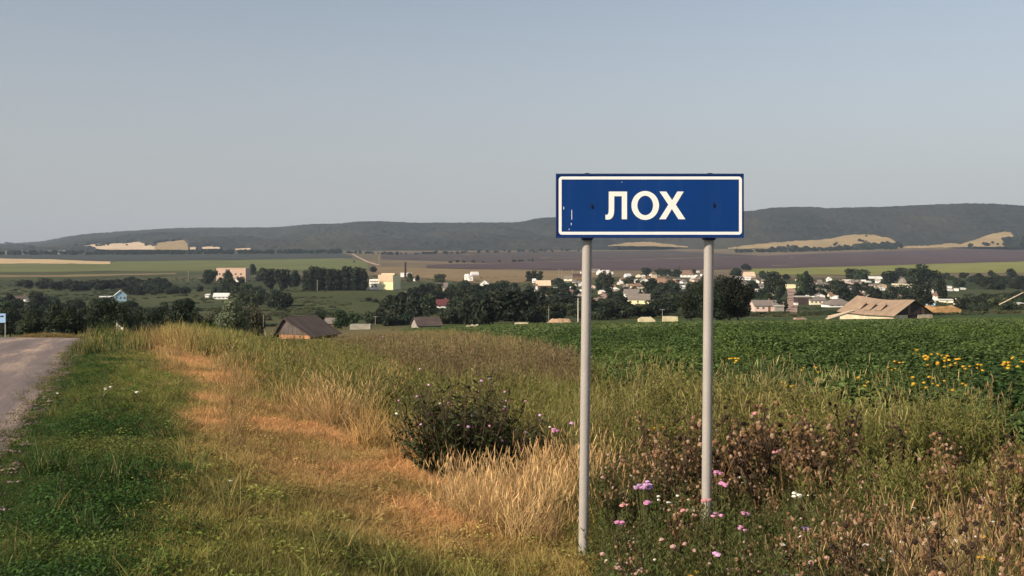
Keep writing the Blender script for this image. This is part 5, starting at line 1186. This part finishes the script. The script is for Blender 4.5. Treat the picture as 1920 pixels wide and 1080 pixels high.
H('white row house with brown roof on the far edge left of right post', 1288, 520, 22, 5, 8, 'hip', 'white', 'brown', -5, 8, 3)
for i, (p, r_, w, h, t, lab) in enumerate([(1253, 517, 5, 4, 1, 'white shed left of the far row house'), (1262, 518, 4, 3, 1, 'tiny white shed nearest left of the far row house'), (1302, 521, 5, 3, 1, 'white shed touching the right end of the far row house'), (1309, 511, 6, 2, 1, 'white roof high right of the far row house'), (1317, 518, 3, 3, 1, 'single white dot of a hut left of the right post'),
        (1230, 541, 5, 5, 2, 'white shed inside the dark garden trees'), (1255, 548, 7, 2, 1, 'white roof low in the garden trees'), (1268, 548, 6, 2, 1, 'white roof right of the low garden roof'), (1272, 558, 12, 2, 1, 'long white roof below the garden roofs'), (1224, 565, 12, 2, 2, 'white lean-to right of the cream bungalow'), (1229, 585, 6, 2, 1, 'white box in the shrubs above the straw coloured block'), (1237, 560, 16, 2, 3, 'brown shed right behind the cream bungalow')]):
    H(lab, p, r_, w, h, t, 'shed', 'brown' if 'brown' in lab else 'white', 'slate' if 'brown' in lab else 'white', (i * 37) % 30 - 15, 4)
# right part
H('white cottage nearest right of the large dark trees', 1388, 525, 14, 4, 2, 'side', 'white', 'white', 6, 6, 1); H('white cottage second from the large dark trees', 1402, 526, 12, 4, 2, 'side', 'white', 'white', -6, 6, 1)
H('plain tan roof above the white cottages right of the large trees', 1407, 521, 20, 3, 8, 'side', 'tan', 'tan', 10, 8)
H('white gabled house low right of the large dark trees', 1421, 558, 20, 3, 8, 'front', 'white', 'white', 8, 7); H('white porch under the low white gabled house', 1432, 562, 14, 4, 1, 'flat', 'white', 'white', 0, 4, chim=False)
H('white fence-like shed above the low gabled house', 1422, 548, 14, 4, 3, 'side', 'white', 'pale', -10, 5)
H('jumbled white cottage roofs beside the tall dark trees', 1424, 541, 20, 5, 5, 'side', 'white', 'slate', 15, 6, 2); H('white cottage behind the jumbled roofs', 1417, 532, 14, 4, 4, 'front', 'white', 'slate', 0, 6)
H('brown-roofed farmhouse left of the foot of the dirt lane', 1437, 583, 44, 11, 9, 'side', 'pink', 'slate', 0, 8, 3, door=True); H('grey roofed shed behind the brown-roofed farmhouse', 1434, 572, 38, 4, 4, 'side', 'grey', 'slate', 0, 6)
H('dark grey outbuilding beside the dirt lane', 1462, 583, 16, 9, 3, 'shed', 'grey', 'pale', 0, 5)
H('cream building closing the top of the dirt lane', 1482, 541, 20, 7, .8, 'flat', 'yellow', 'cream', 0, 7, 0, chim=False)
H('small white kiosk right of the dirt lane', 1494, 572, 5, 4, .7, 'flat', 'white', 'white', 0, 3, chim=False); H('dark navy shed right of the dirt lane', 1509, 570, 26, 14, 1.5, 'flat', 'dark', 'pale', 0, 7, 0, chim=False)
H('cream house with a grey roof right of the navy shed', 1534, 570, 30, 8, 5, 'side', 'cream', 'slate', 0, 8, 4); H('white pair of gables above the cream house', 1537, 558, 20, 4, 4, 'front', 'white', 'slate', 0, 6)
H('grey house with open yard in the white stack of cottages', 1530, 551, 16, 5, 4, 'side', 'pink', 'slate', 4, 5); H('white cottage third up in the stack right of the lane', 1533, 546, 9, 3, 3, 'side', 'white', 'slate', 0, 5); H('white cottage fourth up in the stack right of the lane', 1545, 546, 9, 3, 2, 'side', 'white', 'slate', 0, 5)
H('white hut at the left top of the stack right of the lane', 1537, 536, 7, 4, 2, 'side', 'white', 'slate', 0, 5); H('white hut at the right top of the stack right of the lane', 1547, 536, 7, 3, 3, 'side', 'white', 'slate', 0, 5); H('white spiky cottage highest right of the lane', 1556, 528, 8, 4, 4, 'front', 'white', 'white', 0, 5)
H('wide low grey roof with white piers left of the tan barn', 1578, 577, 46, 5, 10, 'hip', 'white', 'slate', 4, 9, 4, chim=False)
for i, (p, r_, w, h, t, wl_, rf_, lab) in enumerate([(1590, 532, 18, 4, 4, 'pink', 'pale', 'pinkish house under the broad dark tree'), (1601, 533, 12, 4, 5, 'pink', 'slate', 'round-roofed shed right of the pinkish house'), (1582, 540, 6, 3, 3, 'white', 'white', 'white hut below the pinkish house'), (1598, 546, 10, 3, 1, 'white', 'white', 'flat white shed left of the bright porch house'), (1608, 544, 12, 7, 4, 'white', 'slate', 'bright white porch house in the right village'),
        (1621, 547, 18, 5, 5, 'tan', 'brown', 'brown roofed house right of the bright porch house'), (1631, 530, 6, 2, 1, 'white', 'white', 'white fleck of a hut right of the broad tree'), (1636, 537, 10, 3, 2, 'pink', 'slate', 'pink hut between the broad tree and the dome'), (1642, 522, 24, 3, 1, 'white', 'white', 'long white shed under the lime field'), (1652, 540, 24, 6, 3, 'tan', 'slate', 'low grey shed left of the domed building'),
        (1649, 544, 6, 4, 1, 'white', 'white', 'white hut lower left of the domed building'), (1657, 544, 6, 4, 1, 'white', 'white', 'white hut right beside the lower left one'), (1641, 554, 6, 3, 1, 'white', 'white', 'white hut just above the tan barn ridge'), (1660, 562, 40, 4, 4, 'tan', 'slate', 'long low tan wall behind the tan barn ridge'), (1500, 526, 10, 3, 2, 'pink', 'brown', 'tiny pink house at the meadow edge above the lane')]):
    H(lab, p, r_, w, h, t, ('side', 'hip', 'side', 'shed', 'front')[i % 5], wl_, rf_, (i * 53) % 30 - 15, 6, 1 if w > 11 else 0, chim=w > 11)
for pl_, n_, lb_, gp_ in (([(1165, 530), (1325, 524), (1325, 560), (1165, 572)], 22, 'dark garden bush in the village between the posts, #', 'garden bushes between the posts'), ([(1500, 540), (1660, 536), (1660, 568), (1500, 560)], 20, 'dark garden bush in the village right of the lane, #', 'garden bushes right of the lane'),
    ([(985, 545), (1090, 535), (1090, 580), (1000, 582)], 14, 'dark garden bush left of the left sign post, #', 'garden bushes left of the left post'), ([(1385, 540), (1468, 540), (1468, 585), (1400, 590)], 10, 'dark garden bush between right post and lane, #', 'garden bushes left of the lane')):
    trnd.seed(len(lb_)); cluster(pl_, n_, ['far_bush', 'far_dark'], (3.5, 6.5), (1.0, 1.6), lb_, 'bush', gp_, .4)
# the many small cottages and sheds that fill the village
def cottages(poly, n, wr, lab, group):
    pts = []; xs = [p for p, r in poly]; ys_ = [r for p, r in poly]; t_ = 0
    while len(pts) < n and t_ < 4000:
        t_ += 1; p = trnd.uniform(min(xs), max(xs)); r = trnd.uniform(min(ys_), max(ys_))
        if inpoly(np.array(p), np.array(r), poly) and all(abs(p - a) > 6 or abs(r - b) > 3.5 for a, b in pts) and all(abs(p - a) > w_ / 2 + 2 or not (b - h_ + 2 < r < b + 6) for a, b, w_, h_ in HS) and not (1468 < p < 1500): pts.append((p, r))
    pts.sort(key=lambda t: t[1]); nb = max(1, round(n / 11)); sz = -(-n // nb); bn = {1: [''], 2: [', farther row', ', nearer row'], 3: [', farthest row', ', middle row', ', nearest row']}[nb]
    for b in range(nb):
        B = sorted(pts[b * sz:(b + 1) * sz])
        for i, (p, r) in enumerate(B):
            k = trnd.random(); w = trnd.uniform(*wr); st = trnd.choice(['side', 'side', 'front', 'hip', 'shed']); rf_ = trnd.choice(['slate', 'white', 'brown', 'pale', 'slate', 'orange']); wl_ = trnd.choice(['white', 'white', 'cream', 'pink', 'white', 'tan'])
            house(lab.replace('#', ordn(i, len(B)) + bn[b]), p, r, w, trnd.uniform(3, 4.5), trnd.uniform(2, 4.5), st, wl_, rf_, trnd.uniform(-25, 25), 5, 1 if w > 9 else 0, chim=False, group=group)
cottages([(1165, 517), (1325, 515), (1325, 535), (1270, 560), (1165, 560)], 32, (5, 11), 'tiny cottage in the village between the posts, #', 'tiny cottages between the posts')
cottages([(1385, 528), (1470, 528), (1465, 562), (1400, 568)], 18, (5, 11), 'tiny cottage between the right post and the lane, #', 'tiny cottages left of the lane')
cottages([(1500, 532), (1660, 530), (1660, 560), (1590, 566), (1500, 556)], 34, (5, 11), 'tiny cottage between the lane and the domed building, #', 'tiny cottages right of the lane')
cottages([(985, 530), (1090, 522), (1090, 560), (1010, 566)], 17, (5, 10), 'tiny cottage left of the left sign post, #', 'tiny cottages left of the left post')
cottages([(1640, 540), (1770, 540), (1765, 566), (1660, 560)], 15, (4, 9), 'tiny cottage around the domed building, #', 'tiny cottages round the dome')
cottages([(1110, 520), (1165, 518), (1165, 550), (1110, 556)], 7, (5, 10), 'tiny cottage just right of the left sign post, #', 'tiny cottages right of the left post')
for P in list(TP.values()):
    for r in P:
        if r.name not in used:
            for ch in list(r.children): bpy.data.objects.remove(ch)
            bpy.data.objects.remove(r)
# domed building
dm = H('cream building with a big round grey dome among dark trees', 1699, 537, 40, 5, .6, 'flat', 'cream', 'cream', -6, 10, 5, chim=False, name='domed_building', cat='building'); mD = row_to_D(1699, 537, 60) / F
mb = MB(); rr2 = 11.5 * mD; nr = 8
V = []; q = []
for a_ in range(nr + 1):
    el = math.pi / 2 * a_ / nr
    for k in range(20): V.append((rr2 * math.cos(el) * math.cos(k * math.pi / 10), 5 + rr2 * math.cos(el) * math.sin(k * math.pi / 10), 5.7 * mD + 12 * mD * math.sin(el)))
for a_ in range(nr):
    for k in range(20): q.append((a_ * 20 + k, a_ * 20 + (k + 1) % 20, (a_ + 1) * 20 + (k + 1) % 20, (a_ + 1) * 20 + k))
mb.add(V, q); mb.build('dome', R_['slate'], dm, smooth_=True)
for i, (p, r_, w, h, t, wl_, rf_, st, lab) in enumerate([(1750, 541, 10, 4, 2, 'white', 'pale', 'side', 'small white house at the top of the cluster right of the barn'), (1758, 541, 5, 5, 2, 'pink', 'white', 'front', 'narrow pink house top right of the cluster right of the barn'), (1743, 552, 14, 4, 4, 'white', 'white', 'side', 'white-roofed house in the middle of the cluster right of the barn'), (1757, 562, 10, 8, 3, 'pink', 'orange', 'side', 'pink house with orange trim in the cluster right of the barn'),
        (1749, 566, 26, 4, 7, 'white', 'white', 'hip', 'big white hipped roof house right behind the barn'), (1742, 576, 22, 7, 3, 'blue', 'pale', 'side', 'bluish white outbuilding below the big white hipped roof'), (1776, 568, 22, 5, 1, 'cream', 'white', 'shed', 'long cream shed right of the big white hipped roof'), (1781, 541, 8, 3, 1, 'white', 'white', 'shed', 'white hut first in the right meadow row'), (1783, 546, 7, 2, 1, 'white', 'white', 'shed', 'white trough-like shed under the first meadow hut'),
        (1795, 546, 5, 4, 1, 'white', 'white', 'flat', 'white box-shaped hut second in the right meadow row'), (1808, 544, 6, 1.5, 1, 'white', 'white', 'shed', 'white hut last in the right meadow row'), (1798, 576, 8, 3, 1, 'white', 'white', 'flat', 'white tank-like hut by the broken fence'), (1919, 565, 8, 3, 2, 'white', 'white', 'shed', 'white hut at the right picture edge, upper'), (1918, 572, 9, 2, 1, 'white', 'white', 'shed', 'white hut at the right picture edge, lower')]):
    H(lab, p, r_, w, h, t, st, wl_, rf_, (i * 41) % 40 - 20, 6, 1 if w > 12 else 0, chim=w > 12)

# ------------------------------------------------------------------ barns
def corr(mb, a, b, c, d, n, amp=.03):
    """corrugated sheet roof between eave a-b and ridge d-c"""
    a, b, c, d = map(Vector, (a, b, c, d)); nn = (b - a).cross(d - a).normalized(); V = []
    for k in range(n * 2 + 1):
        t = k / (n * 2); o_ = nn * (amp if k % 2 else 0)
        V += [tuple(a.lerp(b, t) + o_), tuple(d.lerp(c, t) + o_), tuple(a.lerp(b, t) - nn * .06), tuple(d.lerp(c, t) - nn * .06)]
    q = []
    for k in range(n * 2): i = 4 * k; q += [(i, i + 4, i + 5, i + 1), (i + 2, i + 3, i + 7, i + 6), (i, i + 2, i + 6, i + 4), (i + 1, i + 5, i + 7, i + 3)]
    q += [(0, 1, 3, 2), (len(V) - 4, len(V) - 2, len(V) - 1, len(V) - 3)]; mb.add(V, q)
def barn(label, D, pts, zrow_eave, row_base, ridge, wallm, gablem, roofm, doors, boards, name='barn', vents=0):
    """pts: near gable corners (left px, right px) and apex, far direction in metres"""
    (pl, pr, pa), Ln, yaw = pts; m = D / F; x = ((pl + pr) / 2 - 960) * m; z = float(gz(np.array(x), np.array(D)))
    zb = CZ - (row_base - HR) * m - z; ze = CZ - (zrow_eave - HR) * m - z; zt = CZ - (ridge - HR) * m - z
    USED_LABELS.add(label); r = thing(name, label, 'barn', (x, D, z), R(yaw)); w = (pr - pl) * m / math.cos(R(yaw)); a, b = -w / 2, w / 2
    return r, a, b, zb, ze, zt, m, w
# tan-roofed barn on the right, long slope towards the left
r, a, b, zb, ze, zt, m, w = barn('big barn with a sagging tan roof with three vents and a dark gable', 205, ((1668, 1757, 1712), 0, 24), 589, 598, 563, 0, 0, 0, 0, 0)
Ln = 15.5; ap = a + w * .5; o_ = .5
mb = MB(); mb.box(a, a + (b - a) * .36, 0, Ln, -1, ze - .1).box(a + (b - a) * .36, a + (b - a) * .62, .3, Ln, -1, ze - .1).box(a + (b - a) * .62, b, 0, Ln, -1, ze - .1); mb.build('wall', W_['stone'], r)
mb = MB(); mb.box(a + (b - a) * .365, a + (b - a) * .615, .1, .28, -.5, ze - .15); mb.build('door', W_['dark'], r)
nb = 14
for k in range(nb):
    u0, u1 = a + w * k / nb, a + w * (k + 1) / nb - .02
    def hz(u): return ze + (zt - ze) * (1 - abs(u - ap) / (w / 2)) 
    mb = MB(); P = [(u0, ze - .1), (u1, ze - .1), (u1, hz(u1))] + ([(ap, zt)] if u0 < ap < u1 - .01 else []) + [(u0, hz(u0))]; mb.prism(P, -.02 - .02 * (k % 2), .1); mb.build('plank', W_['dark'] if k % 5 else W_['brown'], r)
nS = 7
def sag(y): t = y / Ln; return -.55 * math.sin(math.pi * min(1, t * 1.05)) ** 2 * .6 + .25 * (t > .8) * (t - .8) * 4
for side in (-1, 1):
    ex = (a - o_) if side < 0 else (b + o_); k_ = (zt - ze) / (w / 2); ez = ze - o_ * k_
    for s in range(nS):
        y0, y1 = -o_ + (Ln + 2 * o_) * s / nS, -o_ + (Ln + 2 * o_) * (s + 1) / nS - .02; s0, s1 = sag(max(y0, 0)), sag(max(y1, 0)); mb = MB()
        E0, E1, T0, T1 = (ex, y0, ez + s0 * .4), (ex, y1, ez + s1 * .4), (ap, y0, zt + .1 + s0), (ap, y1, zt + .1 + s1)
        if side < 0: corr(mb, E1, E0, T0, T1, 5)
        else: corr(mb, E0, E1, T1, T0, 5)
        mb.build('roof_sheet', R_['rust'] if side < 0 else R_['darkbrown'], r)
for yv in (4.6, 7.6, 10.4):
    mb = MB(); u = .42; cx = a + (ap - a) * u; cz = ze + (zt - ze) * u + .1 + sag(yv) * .6
    sl_ = (zt - ze) / (w / 2); lo_, hi_ = -1.3, .5; A_ = (cx + lo_, yv, cz + lo_ * sl_ + .1); B_ = (cx + hi_, yv, cz + hi_ * sl_ + .1); C_ = (cx + hi_ - .1, yv - .25, cz + hi_ * sl_ + .62); D_ = (cx + lo_, yv + 1.7, cz + lo_ * sl_ + .1); E_ = (cx + hi_, yv + 1.7, cz + hi_ * sl_ + .15)
    mb.add([A_, C_, E_, D_, tuple(Vector(A_) - Vector((0, 0, .05))), tuple(Vector(C_) - Vector((0, 0, .05))), tuple(Vector(E_) - Vector((0, 0, .05))), tuple(Vector(D_) - Vector((0, 0, .05)))], [(0, 1, 2, 3), (7, 6, 5, 4), (0, 4, 5, 1), (1, 5, 6, 2)]); f = mb.build('roof_vent', R_['rust'], r)
    mb = MB(); mb.add([A_, B_, tuple(Vector(C_) + Vector((0, .12, -.04))), (A_[0], yv + .1, A_[2]), (B_[0], yv + .1, B_[2]), (C_[0], yv + .1, C_[2] - .08)], [(0, 3, 4, 1), (1, 4, 5, 2), (2, 5, 3, 0)], [(0, 1, 2), (3, 5, 4)]); mb.build('vent_opening_shade', W_['dark'], f)  # solid dark wedge painting the shade beneath the raised flap
# dark-roofed barn on the left
r, a, b, zb, ze, zt, m, w = barn('old barn with a dark brown roof and orange brick base, half sunk in weeds', 128, ((510, 588, 530), 0, 0), 627, 640, 597, 0, 0, 0, 0, 0)
r.rotation_euler = (0, 0, R(-24)); Ln = 6.2; ap = a + w * .28
mb = MB(); mb.box(a + w * .1, b, 0, Ln, -1, ze); mb.build('wall', W_['brick'], r)
def hz2(u): return ze + (zt - ze) * (1 - (ap - u) / (ap - a)) if u < ap else ze + (zt - ze) * (1 - (u - ap) / (b - ap))
nb = 16
for k in range(nb):
    u0, u1 = a + w * k / nb, a + w * (k + 1) / nb - .02; mb = MB(); P = [(u0, ze - .05), (u1, ze - .05), (u1, hz2(u1))] + ([(ap, zt)] if u0 < ap < u1 - .01 else []) + [(u0, hz2(u0))]; mb.prism(P, -.03 - .015 * (k % 2), .08); mb.build('plank', W_['weathered'], r)
for (ua, ub) in ((a - .4, ap), (b + .5, ap)):
    mb = MB(); za_ = hz2(min(max(ua, a), b)) - .15; mb.add([(ua, -.42, za_ - .1), (ua, -.42, za_ + .1), (ub, -.42, zt - .12), (ub, -.42, zt + .07), (ua, -.36, za_ - .1), (ua, -.36, za_ + .1), (ub, -.36, zt - .12), (ub, -.36, zt + .07)], [(0, 2, 3, 1), (4, 5, 7, 6), (0, 4, 6, 2), (1, 3, 7, 5)]); mb.build('barge_shadow_board', W_['dark'], r)  # boards coloured dark to paint the shadow line along the gable verge
for (ex, side) in ((a - .4, -1), (b + .5, 1)):
    kk = (zt - ze) / ((ap - a) if side < 0 else (b - ap)); ez = ze - abs(ex - (a if side < 0 else b)) * kk
    for s in range(6):
        y0, y1 = -.4 + (Ln + .8) * s / 6, -.4 + (Ln + .8) * (s + 1) / 6 - .02; mb = MB()
        if side < 0: corr(mb, (ex, y1, ez), (ex, y0, ez), (ap, y0, zt + .08), (ap, y1, zt + .08), 4)
        else: corr(mb, (ex, y0, ez), (ex, y1, ez), (ap, y1, zt + .08), (ap, y0, zt + .08), 4)
        mb.build('roof_sheet', R_['darkbrown'], r)
H('low grey-roofed shed behind the dark brown barn', 606, 612, 42, 7, 8, 'side', 'brown', 'slate', -10, 6, 0, chim=False, D=None, name='shed', cat='shed')
H('ruined hut with two sloping thatched roof pieces before the grove', 806, 612, 46, 4, 14, 'side', 'grey', 'darkbrown', 24, 5, 0, chim=False, D=None, name='ruined_hut', cat='hut')

# ------------------------------------------------------------------ walls, blocks, heaps, poles
def block(name, label, cat, px, D0, wpx, hpx, mat, row=None, depth=1.6, yaw=0, seed=0, rough_=.12):
    x, D, z = at(px, row + hpx, 60) if D0 > 155 else ((px - 960) * D0 / F, D0, float(gz(np.array((px - 960) * D0 / F), np.array(float(D0))))); m = D / F; top = CZ - (row - HR) * m - z; rr_ = random.Random(seed); w = wpx * m; n_ = 7; V = []
    for j in range(2):
        for k in range(n_):
            u = -w / 2 + w * k / (n_ - 1); t = top - rr_.uniform(0, rough_) * hpx * m * (1 + 2 * (k in (0, n_ - 1)))
            V += [(u, j * depth, -.8), (u + rr_.uniform(-.1, .1), j * depth + .1, t)]
    q = []
    for k in range(n_ - 1): i = 2 * k; s = 2 * n_; q += [(i, i + 2, i + 3, i + 1), (s + i, s + i + 1, s + i + 3, s + i + 2), (i + 1, i + 3, s + i + 3, s + i + 1)]
    q += [(0, 1, 2 * n_ + 1, 2 * n_), (2 * n_ - 2, 4 * n_ - 2, 4 * n_ - 1, 2 * n_ - 1)]
    mb = MB(); mb.add(V, q); o = mb.build(name, mat); o.location = (x, D, z); o.rotation_euler = (0, 0, R(yaw)); USED_LABELS.add(label); return tag(o, label, cat)
M_conc = wm('pale concrete', (0.60, 0.52, 0.34), .25); M_conc2 = wm('grey concrete', (0.32, 0.30, 0.25), .2)
block('concrete_block', 'broken pale concrete piece farthest left on the green field edge', 'block', 885, 150, 24, 7, M_conc, 609, seed=1, rough_=.5); block('concrete_block', 'straight pale yellow wall piece at the green field edge', 'block', 977, 150, 27, 7, M_conc, 606, seed=2, rough_=.05)
block('concrete_block', 'ragged cream wall piece left of its twin beside the big dark trees', 'block', 1214, 150, 30, 9, M_conc, 594, seed=3, rough_=.3); block('concrete_block', 'straight cream wall piece nearest the big dark trees', 'block', 1258, 150, 28, 8, M_conc, 594, seed=4, rough_=.06)
block('concrete_wall', 'long low grey concrete wall right of the dark brown barn', 'wall', 675, 160, 39, 9, M_conc2, 608, seed=5, rough_=.05); block('concrete_block', 'flat pink slab lying at the field edge below the lane', 'block', 1502, 170, 22, 4, M_lane2, 596, seed=6, rough_=.2)
block('wall_ruin', 'grey masonry ruin just right of the left sign post', 'wall', 1120, 190, 18, 9, W_['grey'], 583, seed=7, rough_=.3); block('wall_ruin', 'low grey slab among shrubs left of the sand heap', 'wall', 997, 230, 14, 5, W_['grey'], 583, seed=8, rough_=.2)
def heap(name, label, px, D0, wpx, hpx, row, mat, seed, cat='heap', dy=.5):
    x, D, z = at(px, row + hpx, 40) if name != 'grassy_mound' else ((px - 960) * D0 / F, D0, float(gz(np.array((px - 960) * D0 / F), np.array(float(D0))))); m = D / F; w = wpx * m / 2; top = CZ - (row - HR) * m - z; rs = np.random.default_rng(seed); n_ = 28; V = []
    g = np.linspace(-1, 1, n_); X, Y = np.meshgrid(g, g, indexing='ij'); rr_ = np.hypot(X, Y); hh = np.clip(1 - rr_ ** 2.2, 0, 1) * (.35 + 1.1 * fbm(X * 3.2 + seed, Y * 3.2, seed, 4)); hh = np.minimum(hh, .62 + .12 * fbm(X * 5, Y * 5, seed + 1, 3)) - .35 * (rr_ > 1) 
    V = np.stack([X.ravel() * w * 1.1, Y.ravel() * w * dy, (hh * (top + .3) - .3).ravel()], 1); i, j = np.meshgrid(np.arange(n_ - 1), np.arange(n_ - 1), indexing='ij'); q = np.stack([i * n_ + j, (i + 1) * n_ + j, (i + 1) * n_ + j + 1, i * n_ + j + 1], -1).reshape(-1, 4)
    o = put(name, mesh_np(name, V, [q], mat, smooth_=True)); o.location = (x, D, z); USED_LABELS.add(label); return tag(o, label, cat)
M_sand = pmat('sandy spoil', (0.38, 0.26, 0.17), .95, .25, .9, bump=.6, spec=.1); M_sand2 = pmat('grey sand', (0.42, 0.36, 0.30), .95, .15, .9, bump=.5, spec=.1); M_hay = pmat('brown hay', (0.36, 0.22, 0.10), .95, .25, .8, bump=.7, spec=.1)
heap('sand_heap', 'ragged tan spoil heap left of the left sign post', 1050, 155, 52, 14, 592, M_sand, 3); heap('sand_heap', 'grey sand heap beyond the road crest', 58, 58, 50, 13, 613, M_sand2, 4, dy=.7)
block('earth_bank', 'long brown earth bank right of the tan-roofed barn', 'bank', 1775, 235, 56, 13, M_hay, 574, seed=5, rough_=.35, depth=7); heap('hay_heap', 'small brown hay heap under the slanting pole at the right', 1890, 235, 20, 8, 567, M_hay, 6)
heap('sand_heap', 'pale rubble bank along the foot of the tan barn', 1648, 200, 60, 8, 596, W_['stone'], 8, dy=.25)
# grassy mound beyond the crest
mo = heap('grassy_mound', '', 92, 50, 150, 16, 626, pmat('mound soil', (0.14, 0.11, 0.05), .95, .3, 2), 9, dy=.35); del mo['category']; tag(mo, kind='structure')
ang = rng.uniform(0, 6.28, 500); rad = np.sqrt(rng.random(500)); mx = (92 - 960) * 50 / F + np.cos(ang) * rad * 2.1; my = 50 + np.sin(ang) * rad * .75
scatter('mound_grass', 'farturf', mx, my, rng.uniform(.5, .9, 500), vary((0.21, 0.165, 0.06), 500), z_off=float(CZ - (627 - HR) * 50 / F - gz(np.array((92 - 960) * 50 / F), np.array(50.))) * np.clip(1 - rad ** 2.2, 0, 1) * .8)
# poles
M_pole = pmat('weathered pole', (0.30, 0.27, 0.24), .9, .2, 3); M_cpole = pmat('pale concrete pole', (0.52, 0.48, 0.44), .9, .1, 3)
def pole(label, px, row, hpx, wpx=1.4, D=None, arm=True, lean=0, mat=None):
    if D is None: x, D, z = at(px, row, 60)
    else: x = (px - 960) * D / F; z = float(gz(np.array(x), np.array(D)))
    m = D / F; h = hpx * m; rad = wpx * m / 2; USED_LABELS.add(label); r = thing('utility_pole', label, 'pole', (x, D, z), 0, 'utility poles of the village'); mb = MB(); mb.tube([(0, 0, -.5), (h * math.tan(R(lean)), 0, h)], [rad, rad * .75], 8); mb.build('shaft', mat or M_pole, r)
    if arm: mb = MB(); t = h * math.tan(R(lean)); mb.box(t - .6, t + .6, -rad * 1.6, -rad * .9, h * .93, h * .93 + .1); mb.build('crossarm', M_pole, r)
    return r
pole('tall pale pole close to the left sign post behind the crop', 1084, 0, 48, 2.6, 190, False, 0, M_cpole); pole('thin pole left of the spoil heap', 1029, 0, 34, 1.2, 200, False)
for i, (p, r_, h) in enumerate([(991, 567, 22), (1048, 530, 26), (1053, 530, 25), (1073, 528, 24), (1142, 543, 36), (1277, 578, 24), (1242, 600, 20), (1449, 585, 24), (1469, 585, 20), (711, 496, 26), (760, 555, 8), (353, 528, 20), (595, 548, 22), (704, 608, 16)]):
    pole('thin utility pole ' + ['left of the cream gable end', 'behind the low cream house, left of a pair', 'behind the low cream house, right of a pair', 'beside the dark brown shed', 'rising right of the slim trees by the left post', 'before the garden roofs', 'between the two cream wall pieces', 'before the brown-roofed farmhouse', 'at the left side of the dirt lane', 'far off beside the distant road', 'short, under the smoke stack trees', 'left of the salmon building', 'pale, before the windbreak', 'thin, right of the grey concrete wall'][i], p, r_, h, 1.1)
pole('leaning pale pole at the left corner of the dark brown barn', 504, 0, 34, 2.4, 122, False, -22, M_cpole).rotation_euler = (0, 0, 0); pole('upright thin post left of the leaning pole', 494, 0, 48, 1.2, 118, False, 0)
# slanting long pole and broken fence at the right
def beamobj(name, label, cat, a_, b_, D, rad, mat):
    m = D / F; P = [((p - 960) * m, D + k * 1.5, CZ - (r - HR) * m) for k, (p, r) in enumerate((a_, b_))]; mb = MB(); c = Vector(P[0]); mb.tube([(0, 0, 0), tuple(Vector(P[1]) - c)], [rad, rad * .8], 8); o = mb.build(name, mat); o.location = c; USED_LABELS.add(label); return tag(o, label, cat)
M_wood = pmat('bleached timber', (0.55, 0.44, 0.33), .9, .2, 3)
beamobj('log', 'long bleached pole slanting up beside the brown hay heap', 'log', (1874, 571), (1925, 549), 230, .16, M_wood); beamobj('log', 'pale log lying on the ground left of the tan barn, upper', 'log', (1553, 594), (1608, 583), 175, .2, M_wood); beamobj('log', 'pale log lying on the ground left of the tan barn, lower', 'log', (1550, 599), (1598, 586), 168, .28, M_wood)
beamobj('log', 'broken rail leaning over the white tank-like hut', 'log', (1792, 560), (1804, 569), 300, .18, M_wood)
# blue road sign seen from behind at the left edge
m = 46 / F; gx = (9 - 960) * m; g0 = float(gz(np.array(gx), np.array(46.))); r = thing('direction_sign', 'pale blue road sign on a thin post at the left picture edge', 'sign', (gx, 46, g0))
zt = CZ - (588 - HR) * m - g0; zb = CZ - (605 - HR) * m - g0; mb = MB(); mb.box(-.55, .04, -.02, .02, zb, zt); mb.build('panel', pmat('light blue sign back', (0.30, 0.47, 0.72), .5, .05, 3), r); mb = MB(); mb.box(-.20, -.04, -.025, -.021, zt - .16, zt - .09); mb.build('emblem', M_bolt, r)
mb = MB(); mb.tube([(0, .05, -.4), (0, .05, zt)], .025, 8); mb.build('post', M_post, r)
# white broken furniture-like scrap beyond the verge
x_ = (222 - 960) * 66 / F; g0 = float(gz(np.array(x_), np.array(66.))); r = thing('white_road_barrier', 'broken white posts sticking up behind the verge shrubs', 'barrier', (x_, 66, g0)); zt = CZ - (605 - HR) * 66 / F - g0
mb = MB(); mb.tube([(-.10, 0, -.3), (-.1, 0, zt)], .022, 6); mb.build('post', M_white, r); mb = MB(); mb.tube([(-.1, 0, zt - .1), (.22, 0, zt - .34)], .025, 6); mb.build('rail', M_white, r); mb = MB(); mb.box(.14, .32, -.04, .04, zt - .46, zt - .32); mb.build('plate', M_white, r)

# ------------------------------------------------------------------ air
mb = MB(); mb.box(-9500, 9500, -600, 9600, -80, 330)
hz_ = bpy.data.materials.new('haze'); hz_.use_nodes = True; t = hz_.node_tree; t.nodes.clear(); pv = t.nodes.new('ShaderNodeVolumePrincipled'); pv.inputs['Color'].default_value = (0.62, 0.78, 1.0, 1); pv.inputs['Density'].default_value = HAZE; pv.inputs['Anisotropy'].default_value = 0.0
om = t.nodes.new('ShaderNodeOutputMaterial'); t.links.new(pv.outputs[0], om.inputs['Volume'])
if HAZE > 0: tag(mb.build('haze', hz_), kind='stuff')
